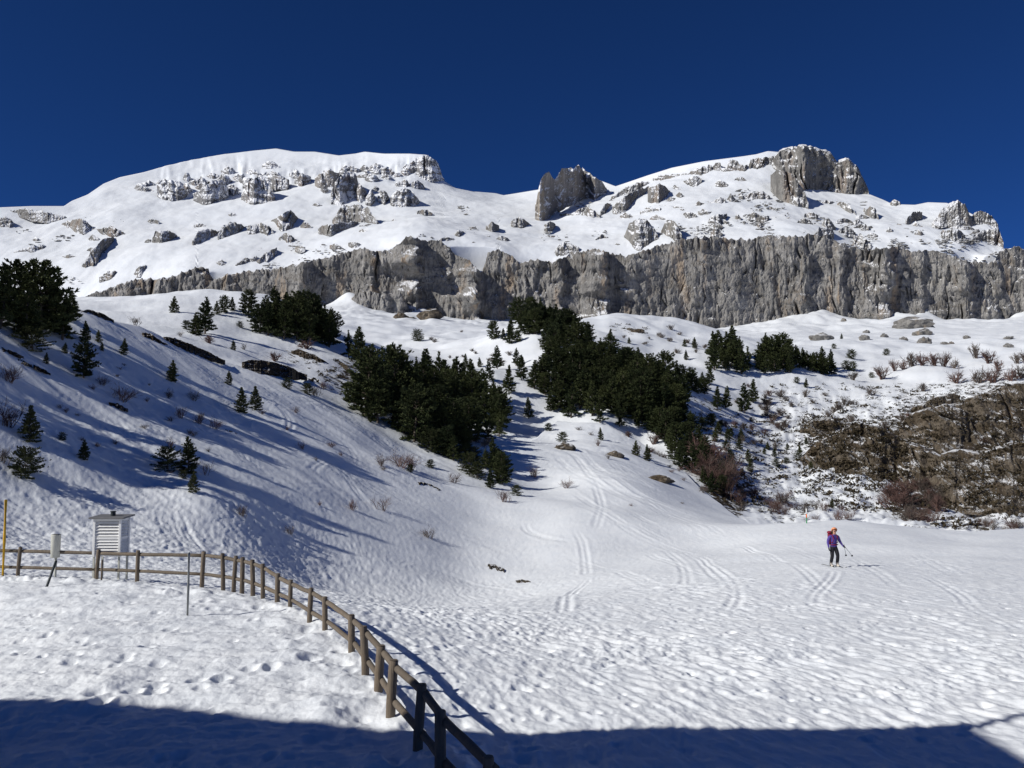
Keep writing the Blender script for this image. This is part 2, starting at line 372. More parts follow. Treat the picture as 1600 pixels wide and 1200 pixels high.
def build_s1():
    PXs = np.concatenate([np.linspace(-2600, -170, 50), np.arange(-160, 1762, 1.9), np.linspace(1772, 3300, 36)])
    q = (PXs-800)/F; Yc = crestY(q); nr, ns = 720, 14
    Yn = 8.8
    V = np.zeros((nr+ns, len(q), 2))
    Yd = np.exp(np.linspace(math.log(Yn), math.log(200), 3000)); sd = -3000/Yd+900*np.log(Yd)
    for j in range(len(q)):
        s1_ = np.interp(Yc[j], Yd, sd); s0_ = sd[0]
        s_ = s0_+(s1_-s0_)*np.linspace(0, 1, nr)
        V[:nr, j, 1] = np.interp(s_, sd, Yd)
    V[:nr, :, 0] = V[:nr, :, 1]*q[None]
    for k in range(ns):
        V[nr+k, :, 1] = Yc+1.0+34*((k+1)/ns)**1.6; V[nr+k, :, 0] = V[nr+k, :, 1]*q
    X, Y = V[..., 0], V[..., 1]
    Z = np.zeros(X.shape); Z[:nr] = s1_base(X[:nr], Y[:nr])+s1_bumps(X[:nr], Y[:nr])
    for k in range(ns):
        dy = Y[nr+k]-Yc; Z[nr+k] = Z[nr-1]-0.65*dy*dy/(dy+9)
    # ski tracks
    Xf, Yf, Zf = X.ravel(), Y.ravel(), Z.ravel()
    order = np.argsort(Yf); Ys = Yf[order]
    for ti, tr in enumerate(TRACKS):
        pts = [s1_hit(*p) for p in tr]; pts = [p for p in pts if p is not None]
        if len(pts) < 2: continue
        C = catmull(pts, 8)
        mY = float(np.mean(C[:, 1])); wd = 0.05+0.0014*mY; off = 0.10+0.0012*mY; dep = 0.014+0.00040*mY
        lo, hi = np.searchsorted(Ys, [C[:, 1].min()-1.2, C[:, 1].max()+1.2]); cand = order[lo:hi]
        cand = cand[(Xf[cand] > C[:, 0].min()-1.2) & (Xf[cand] < C[:, 0].max()+1.2)]
        if not len(cand): continue
        best = np.full(len(cand), 9.0); sl = np.zeros(len(cand)); cx, cy = Xf[cand], Yf[cand]; Lt = 0.0
        for a, b in zip(C[:-1], C[1:]):
            d = b-a; L = float(np.hypot(*d))
            if L < 1e-6: continue
            d = d/L; px, py = cx-a[0], cy-a[1]; al = px*d[0]+py*d[1]; ac = px*d[1]-py*d[0]; t = np.clip(al, 0, L)
            dist = np.hypot(al-t, ac); m = dist < best; best[m] = dist[m]; sl[m] = (Lt+t)[m]; Lt += L
        fade = (1.0 if ti < 27 else 0.6)*sstep(0, 1.5, sl)*sstep(0, 1.5, Lt-sl)*np.clip(0.75+0.9*perlin(sl/9.0, sl*0+ti*3.3, 9), 0.1, 1.3)
        best = np.abs(best-(0 if ti < 27 else off*0.8*(ti % 3)/2)); g = -np.exp(-((best-off)/wd)**2)+0.55*np.exp(-((best-off-1.9*wd)/wd)**2)+0.25*np.exp(-(best/wd)**2)
        Zf[cand] += np.where(best < 1.1, dep*fade*g, 0)
    # footprints in the plot and round the fence
    fp = []
    for k in range(260):
        x0 = rp.uniform(-12, 0.5); y0 = rp.uniform(9.5, 26); fp.append((x0, y0, rp.uniform(0.06, 0.13), rp.uniform(0.015, 0.055)))
    for k in range(16):                           # one walked line across the plot
        t = k/15; fp.append((-6.5+5.3*t+rp.uniform(-.15, .15), 14.4+5.5*t+(0.16 if k % 2 else -0.16), 0.12, 0.075))
    for k in range(260):
        fp.append((rp.uniform(-1, 16), rp.uniform(10, 30), rp.uniform(0.05, 0.10), rp.uniform(0.03, 0.06)))
    for x0, y0, r, dep in fp:
        lo, hi = np.searchsorted(Ys, [y0-0.8, y0+0.8]); ids = order[lo:hi]
        ids = ids[np.abs(Xf[ids]-x0) < 0.8]; d2 = ((Xf[ids]-x0)**2+((Yf[ids]-y0)/1.35)**2)/r**2
        Zf[ids] += -dep*np.exp(-d2*d2*0.7)+dep*0.2*np.exp(-((np.sqrt(d2)-1.7)/0.5)**2)
    W = np.stack([Xf, Yf, Zf], -1)
    o = link('snow_field', mesh_np('snow_field', W, grid_faces(nr+ns, len(q))), M_SNOW); tag(o, kind='structure')
    return o
def gz(X, Y): return float(s1_base(np.array([X]), np.array([Y]))[0]+s1_bumps(np.array([X]), np.array([Y]))[0])
build_s1()
def build_ground():
    rr = np.concatenate([[0.0], np.geomspace(2, 9000, 40)]); aa = np.linspace(0, 2*math.pi, 97)
    R, A = np.meshgrid(rr, aa, indexing='ij'); X = R*np.cos(A); Y = R*np.sin(A)
    Z = np.where(Y < 9, -0.06, -0.06)-22*sstep(10, 40, Y)-20*sstep(150, 600, R)
    Z = np.where((Y < 12), Z+np.clip(-X-25, 0, 60)*0.3*sstep(-60, 0, Y), Z)
    o = link('ground', mesh_np('ground', np.stack([X, Y, Z], -1).reshape(-1, 3), grid_faces(len(rr), len(aa))), M_SNOW); tag(o, kind='structure')
build_ground()

# ------------------------------------------------------------------ middle ground up to the foot of the cliff
CLIFF_Y = 700.0
CBASE = [(-400,478),(60,478),(150,470),(250,470),(350,470),(430,480),(505,479),(528,470),(541,457),(556,462),(580,478),(605,490),(640,482),(690,490),(705,499),(745,501),(800,500),(870,500),(930,508),(1000,516),(1080,520),(1127,513),(1187,504),(1240,496),(1270,486),(1285,479),(1300,488),(1340,500),(1375,500),(1400,489),(1430,493),(1440,480),(1465,497),(1500,503),(1525,500),(1555,506),(1575,493),(1600,487),(1700,485),(2100,480)]
_bx = np.array([c[0] for c in CBASE], float); _by = np.array([c[1] for c in CBASE], float)
S2 = [(-500,520,110),(-400,470,190),(0,640,85),(0,480,150),(235,600,95),(120,472,185),(250,459,190),(370,453,190),(430,470,186),(470,500,180),(520,548,165),(200,505,140),(330,545,130),(450,582,128),(520,600,125),(400,640,105),(560,700,105),(700,720,118),
 (560,660,125),(640,610,150),(700,612,160),(760,600,165),(800,645,155),(600,545,230),(700,545,245),(650,508,340),(560,506,320),(760,522,300),(730,575,200),(300,480,300),(100,490,300),(420,500,300),
 (800,510,235),(850,507,240),(890,505,270),(920,497,295),(960,495,300),(1000,495,300),(1050,499,298),(1110,517,285),(850,560,195),(850,620,165),(850,657,155),(950,655,151),(950,590,180),(1000,555,225),(1000,620,168),(1040,635,160),(1000,692,150),(950,700,135),(1060,555,240),
 (1000,520,380),(1100,530,360),(900,525,380),
 (1080,690,146),(1120,750,126),(1150,798,112),(1060,600,180),(1100,610,190),(1150,640,190),(1200,700,165),(1200,600,220),(1150,560,235),(1250,760,138),(1300,700,165),(1300,600,230),(1300,560,270),(1400,680,170),(1400,600,230),(1400,560,270),(1500,620,200),(1500,590,225),(1600,590,205),(1600,545,270),(1500,550,280),(1300,533,340),(1450,533,340),(1600,530,330),(1200,535,320),
 (1450,790,132),(1600,800,128),(1380,740,145),(1320,770,132),(1200,800,118),(1250,815,108),(1400,820,112),(1600,840,108),(1200,850,95),(1600,870,90),(900,740,112),(1750,600,200),(1750,540,270),(1750,800,125),(2100,520,300),(2100,800,125)]
for bx, by in CBASE: S2.append((bx, by, CLIFF_Y)); S2.append((bx, by-6, 770))
P2, v2 = [], []
for x, y, Y in S2:
    X, _, Z = unproj(x, y, Y); P2.append((X/Y*KQ, math.log(Y)*KL)); v2.append(float(Z)/Y)
tps2 = TPS(P2, v2, 5e-4)
def s2_base(X, Y):
    X = np.asarray(X, float); Y = np.maximum(np.asarray(Y, float), 60.0); return tps2(X/Y*KQ, np.log(Y)*KL)*Y
def s2_bumps(X, Y):
    lump = fbm(X/22, Y/26, 201, 3)*0.012*Y*sstep(90, 130, Y)*sstep(500, 250, Y)*0.5
    right = sstep(0.22, 0.32, X/Y)*sstep(240, 190, Y)
    lump = lump+fbm(X/34, Y/70, 221, 4, 0.55)*2.4*sstep(380, 560, Y)
    return lump+fbm(X/4.0, Y/4.0, 211, 3)*(0.10+0.55*right)+fbm(X/1.2, Y/1.2, 215, 2)*(0.03+0.22*right)
BARE = [  # photograph x, y, half width, half height, strength: patches of bare ground
 (1180,700,90,60,0.42),(1130,770,60,50,0.60),(1240,640,80,40,0.36),(1320,640,60,35,0.40),(1090,650,60,50,0.45),(1400,640,80,40,0.42),(1550,610,80,35,0.5),(1480,690,150,90,0.62),(1300,690,70,40,0.5),
 (1500,820,120,22,0.46),(1430,790,60,30,0.62),(560,590,70,40,0.52),(640,660,80,40,0.46),(1000,660,60,40,0.35),(720,690,60,40,0.42),(470,560,50,25,0.44),(985,515,22,8,0.44),(905,560,60,50,0.3),(310,523,20,5,0.5),(1230,800,60,30,0.45)]
def bare_mask(X, Y, Z):
    px, py = proj(X, Y, Z); b = np.zeros(px.shape)
    for x, y, a, c, s in BARE: b = np.maximum(b, s*np.exp(-(((px-x)/a)**2+((py-y)/c)**2)**2*0.8))
    return b
def build_s2():
    PXs = np.concatenate([np.linspace(-900, -110, 24), np.arange(-100, 1705, 2.3), np.linspace(1715, 2600, 24)])
    q = (PXs-800)/F; Yd = np.exp(np.linspace(math.log(84), math.log(770), 270))
    X = Yd[:, None]*q[None]; Y = np.repeat(Yd[:, None], len(q), 1)
    Z = s2_base(X, Y)+s2_bumps(X, Y); b = bare_mask(X, Y, Z)
    o = link('mountain_slope', mesh_np('mountain_slope', np.stack([X, Y, Z], -1).reshape(-1, 3), grid_faces(len(Yd), len(q)), attrs={'bare': b}), M_MID); tag(o, kind='structure')
build_s2()
def s2_hit(x, y): return hit(s2_base, x, y, 90.0, 765.0, 700)
def place(x, y, surf=None):
    """photograph pixel -> ground point on the near hillside or the slopes beyond it"""
    if surf != 2:
        h = s1_hit(x, y)
        if h is not None: return h[0], h[1], gz(*h)
    h = s2_hit(x, y)
    if h is None: return None
    X, Y = h; return X, Y, float(s2_base(np.array([X]), np.array([Y]))[0]+s2_bumps(np.array([X]), np.array([Y]))[0])

# ------------------------------------------------------------------ upper mountain
CTOP = [(-400,480),(60,474),(115,470),(150,458),(175,449),(212,437),(250,436),(275,431),(300,421),(317,416),(326,421),(329,437),(337,437),(355,428),(400,423),(432,420),(467,412),(500,405),(540,395),(557,389),(575,388),(582,393),(612,390),(625,380),(640,368),(662,376),(687,375),(712,398),(737,409),(747,424),(756,424),(762,396),(775,389),(800,400),(812,412),(837,405),(860,411),(895,395),(920,392),(930,389),(950,395),(980,401),(995,395),(1025,385),(1062,375),(1100,370),(1132,372),(1167,375),(1200,368),(1245,370),(1272,366),(1300,375),(1330,386),(1360,390),(1395,385),(1425,392),(1462,391),(1500,405),(1522,410),(1555,410),(1561,392),(1585,385),(1600,390),(1700,392),(2100,400)]
_tx = np.array([c[0] for c in CTOP], float); _ty = np.array([c[1] for c in CTOP], float)
SKYL = [(-400,330),(0,324),(50,322),(100,322),(112,314),(137,304),(162,287),(187,277),(225,269),(250,262),(300,250),(350,241),(400,235),(432,232),(460,237),(492,237),(530,243),(555,240),(570,237),(600,240),(640,240),(667,242),(677,254),(687,268),(695,283),(712,294),(737,299),(775,302),(787,305),(800,303),(842,296),(870,290),(905,270),(925,277),(962,291),(980,285),(1012,274),(1050,262),(1100,252),(1162,244),(1182,241),(1200,236),(1222,238),(1250,250),(1262,288),(1290,296),(1340,301),(1360,304),(1380,312),(1395,319),(1430,320),(1450,316),(1480,317),(1510,330),(1540,345),(1556,362),(1567,388),(1580,392),(1600,394),(1700,398),(2100,405)]
_sx = np.array([c[0] for c in SKYL], float); _sy = np.array([c[1] for c in SKYL], float)
D4 = [(-400,480,742),(-400,330,1000),(0,324,1000),(100,322,1040),(200,275,1170),(300,250,1260),(430,232,1300),(560,240,1270),(650,242,1220),(695,285,1180),(787,305,1230),(842,296,1220),(905,268,1150),(962,291,1120),(1050,262,1090),(1200,236,1060),(1290,296,1010),(1380,312,960),(1480,316,900),(1567,388,775),(1700,396,750),(2100,404,750),
 (100,400,850),(200,350,950),(300,320,1040),(300,380,860),(450,310,1060),(450,370,860),(600,340,940),(600,310,1050),(720,340,930),(800,350,900),(860,340,980),(900,330,970),(1000,350,850),(1050,320,900),(1150,300,930),(1150,340,820),(1250,330,860),(1350,350,830),(1450,360,790),(1500,380,750)]
for k in range(0, len(CTOP), 2): D4.append((CTOP[k][0], CTOP[k][1]+2, 742))
tps4 = TPS([(a/150, b/60) for a, b, _ in D4], [math.log(c) for _, _, c in D4], 2e-3)
def d4(x, y): return np.exp(tps4(np.asarray(x, float)/150, np.asarray(y, float)/60))
def build_mountain():
    px = np.concatenate([np.linspace(-400, -60, 20), np.arange(-50, 1650, 2.3), np.linspace(1660, 2100, 16)])
    yb = np.interp(px, _tx, _ty)+9; yb = np.max([np.roll(yb, k) for k in range(-9, 10)], axis=0); ys = np.interp(px, _sx, _sy)
    k = np.exp(-np.linspace(-2, 2, 7)**2); k /= k.sum(); ybs = np.convolve(np.pad(yb, 3, 'edge'), k, 'valid'); yb = np.maximum(yb, ybs)
    ys = np.minimum(ys, yb-2); nr, nb = 165, 8; t = np.linspace(0, 1, nr)
    PXg = np.repeat(px[None], nr, 0); PYg = yb[None]+(ys-yb)[None]*t[:, None]
    D = np.maximum(d4(PXg, PYg), 736); D = np.maximum.accumulate(D, axis=0)
    X, Y, Z = unproj(PXg, PYg, D)
    edge = np.minimum(sstep(0, 0.12, t), sstep(1.0, 0.9, t))[:, None]
    Z = Z+edge*(5.0*fbm(X/110, Y/130, 301, 3, 0.45)+0.6*fbm(X/14, Y/18, 311, 3))
    # snow flutings under the crest of the left massif
    fl = np.exp(-((PYg-268)/18)**2)*sstep(230, 280, PXg)*sstep(700, 640, PXg)
    Y = Y-fl*4.5*(ridged(PXg/19.0, PYg/70, 321, 4))*(0.5+0.8*perlin(PXg/45, PYg/30, 5)); 
    Xb, Yb, Zb = [], [], []
    for j in range(nb):
        dy = 14*(j+1)**1.5; Xb.append(X[-1]*(1+dy/Y[-1])); Yb.append(Y[-1]+dy); Zb.append(Z[-1]-dy*0.25-dy*dy*0.0016)
    X = np.vstack([X, Xb]); Y = np.vstack([Y, Yb]); Z = np.vstack([Z, Zb])
    o = link('mountain', mesh_np('mountain', np.stack([X, Y, Z], -1).reshape(-1, 3), grid_faces(nr+nb, len(px))), M_MTN); tag(o, kind='structure')
    return o
MOUNTAIN = build_mountain()

def wall(name, top, bot, depth, mat, parent=None, step=1.0, rib=5.0, lean=0.12, round_=0.35, seed=1, back=40.0, bury=4.0, steps=None, rough=1.0, sink=None, capslope=0.10, minrows=10, jag=1.5, vs_=1.0, shear=0.0, jf=7.0, dsm=10):
    """A rock face between two outlines: depth(x) gives the distance of its foot; faces are displaced into ribs and ledges."""
    tx, ty = zip(*top); bx, by = zip(*bot); x0, x1 = min(tx[0], bx[0]), max(tx[-1], bx[-1])
    n = max(8, int((x1-x0)/step)); px = np.linspace(x0, x1, n)
    T = np.interp(px, tx, ty)+jag*fbm(px/jf, px*0+seed*3.3, seed, 3); B = np.interp(px, bx, by)+0.6*jag*fbm(px/(0.9*jf), px*0-seed*2.1, seed+2, 3); B = np.maximum(B, T+0.5)
    u = (px-x0)/(x1-x0); endf = np.sqrt(np.clip(1-(2*u-1)**2, 0, 1))
    D = depth(px, B)
    k = max(3, n//dsm)|1; D = np.convolve(np.pad(D, k//2, 'edge'), np.ones(k)/k, 'valid')
    mpp = D/F; Wm = (x1-x0)*np.mean(mpp)
    nr = max(minrows, int(np.max(B-T)/step)+3); t = np.linspace(0, 1, nr)[:, None]
    PY = (B+bury)[None]+(T-B-bury)[None]*t; PXg = np.repeat(px[None], nr, 0)
    H = (B+bury-T)*mpp
    xm = PXg*np.mean(mpp); zm = -PY*np.mean(mpp)
    xm = xm+shear*zm
    Yd = D[None]+lean*H[None]*t+round_*min(Wm*0.5, 60)*(1-endf)[None]
    Yd = Yd+0.30*np.minimum(H, 30)[None]*np.maximum(0, t-0.82)**2*20*0.35
    wp = rib*0.7*fbm(xm/(rib*7), zm/(rib*7)+seed, seed+5, 3); xw = xm+wp; q = vs_
    big = rib*1.3*fbm(xw/(rib*9), zm/(rib*20*q), seed+7, 3)
    am = np.clip(0.62+1.1*perlin(xm/(rib*13), zm/(rib*11), seed+3), 0.15, 1.35)
    slab = am*(rib*0.44*np.tanh(7*perlin(xw/(rib*3.4), zm/(rib*11*q), seed+8))+rib*0.24*np.tanh(7*perlin(xw/(rib*1.4), zm/(rib*4.5*q), seed+18))+rib*0.12*np.tanh(6*perlin(xw/(rib*0.6), zm/(rib*1.9*q), seed+19)))
    crk = am*rib*2.4*np.exp(-(perlin(xw/(rib*4.6), zm/(rib*18*q), seed+9)/0.05)**2)*np.clip(0.1+1.8*perlin(xm/(rib*6), zm/(rib*6), seed+10), 0, 1)
    crk = crk+rib*0.8*np.exp(-(perlin((xw+0.35*zm)/(rib*1.8), zm/(rib*5*q), seed+29)/0.09)**2)*np.clip(1.7*perlin(xm/(rib*3), zm/(rib*2.5), seed+30), 0, 1)
    mid = rib*0.21*fbm(xm/(rib*1.0), zm/(rib*1.9*(0.4+0.6*q)), seed+11, 5, 0.66)+rib*0.09*ridged(xm/(rib*0.9), zm/(rib*1.3), seed+13, 3, 0.6)
    ledge = rib*0.15*np.tanh(5*perlin((xm+0.5*zm)/(rib*6), (zm+0.35*wp)/(rib*1.5), seed+12))
    Yd = Yd-rough*(big+slab+mid+ledge-crk)
    if steps is not None:
        for sx, sm, sw in steps:      # a buttress that comes forward towards sx and falls back behind it
            sx_ = sx+9*perlin(PY/38, PY*0+sx, 4)+4*perlin(PY/9, PY*0+sx, 6); e = PXg-sx_
            w = np.where(e < 0, np.exp(-(e/sw)**2), np.exp(-(e/(2.5+0.10*sw))**2)); w = w*np.clip(0.65+0.9*perlin(PY/30, PY*0+sx, 3), 0.05, 1.3)
            Yd = Yd-1.15*sm*w
    X, Y, Z = unproj(PXg, PY, Yd)
    nb = 6; Xs, Ys_, Zs = [X], [Y], [Z]
    ks = min(max(3, n//7), 9 if n > 400 else 31)|1; sm_ = lambda a: np.convolve(np.pad(a, ks//2, 'edge'), np.ones(ks)/ks, 'valid')
    Ysm, Zsm = sm_(Y[-1]), sm_(Z[-1])
    for j in range(nb):
        f = ((j+1)/nb)**1.5; g = min(1.0, (j+1)/2); dy = back*f*np.clip(endf+0.15, 0, 1); y0 = Y[-1]*(1-g)+np.maximum(Ysm, Y[-1])*g; s = (y0+dy)/Y[-1]
        Xs.append((X[-1]*s)[None]); Ys_.append((y0+dy)[None]); Zs.append((Z[-1]*(1-g)+Zsm*g+capslope*dy+0.12*rib*fbm(X[-1]/6, Y[-1]/6+j, seed+41, 2))[None])
    X = np.vstack(Xs); Y = np.vstack(Ys_); Z = np.vstack(Zs)
    me = mesh_np(name, np.stack([X, Y, Z], -1).reshape(-1, 3), grid_faces(nr+nb, n), smooth=False)
    return link(name, me, mat, parent)

CL_STEPS = [(318,4,22),(474,16,28),(583,5,20),(650,20,34),(702,4,14),(744,20,30),(838,4,18),(874,10,20),(944,20,30),(992,5,20),(1100,4,34),(1262,5,40),(1318,3,16),(1390,17,30),(1442,6,22),(1514,13,28),(1560,8,14)]
cb = [(x, y) for x, y in CBASE if 100 <= x <= 2100]; ct = [(x, y) for x, y in CTOP if 100 <= x <= 2100]
cb[0] = (112, 473); ct[0] = (112, 471)
CLIFF = wall('cliff', ct[:-1]+[(1700, 392)], cb[:-1]+[(1700, 485)], lambda x, y: 0*x+CLIFF_Y, M_CLIFF, step=1.35, rib=3.6, lean=0.16, round_=0.0, seed=7, back=26, bury=12, steps=CL_STEPS, capslope=0.20, jag=4.5)
tag(CLIFF, kind='structure')
# lower buttress standing in front of the cliff
tag(wall('rock_outcrop', [(549,468),(556,458),(572,455),(590,458),(605,454),(625,456),(634,470),(638,484)], [(549,474),(565,479),(580,476),(600,490),(615,496),(630,494),(638,488)], lambda x, y: 0*x+CLIFF_Y-26, M_CLIFF, CLIFF, rib=2.6, seed=19, back=24, capslope=0.0, steps=[(600,4,12),(626,5,14)]))

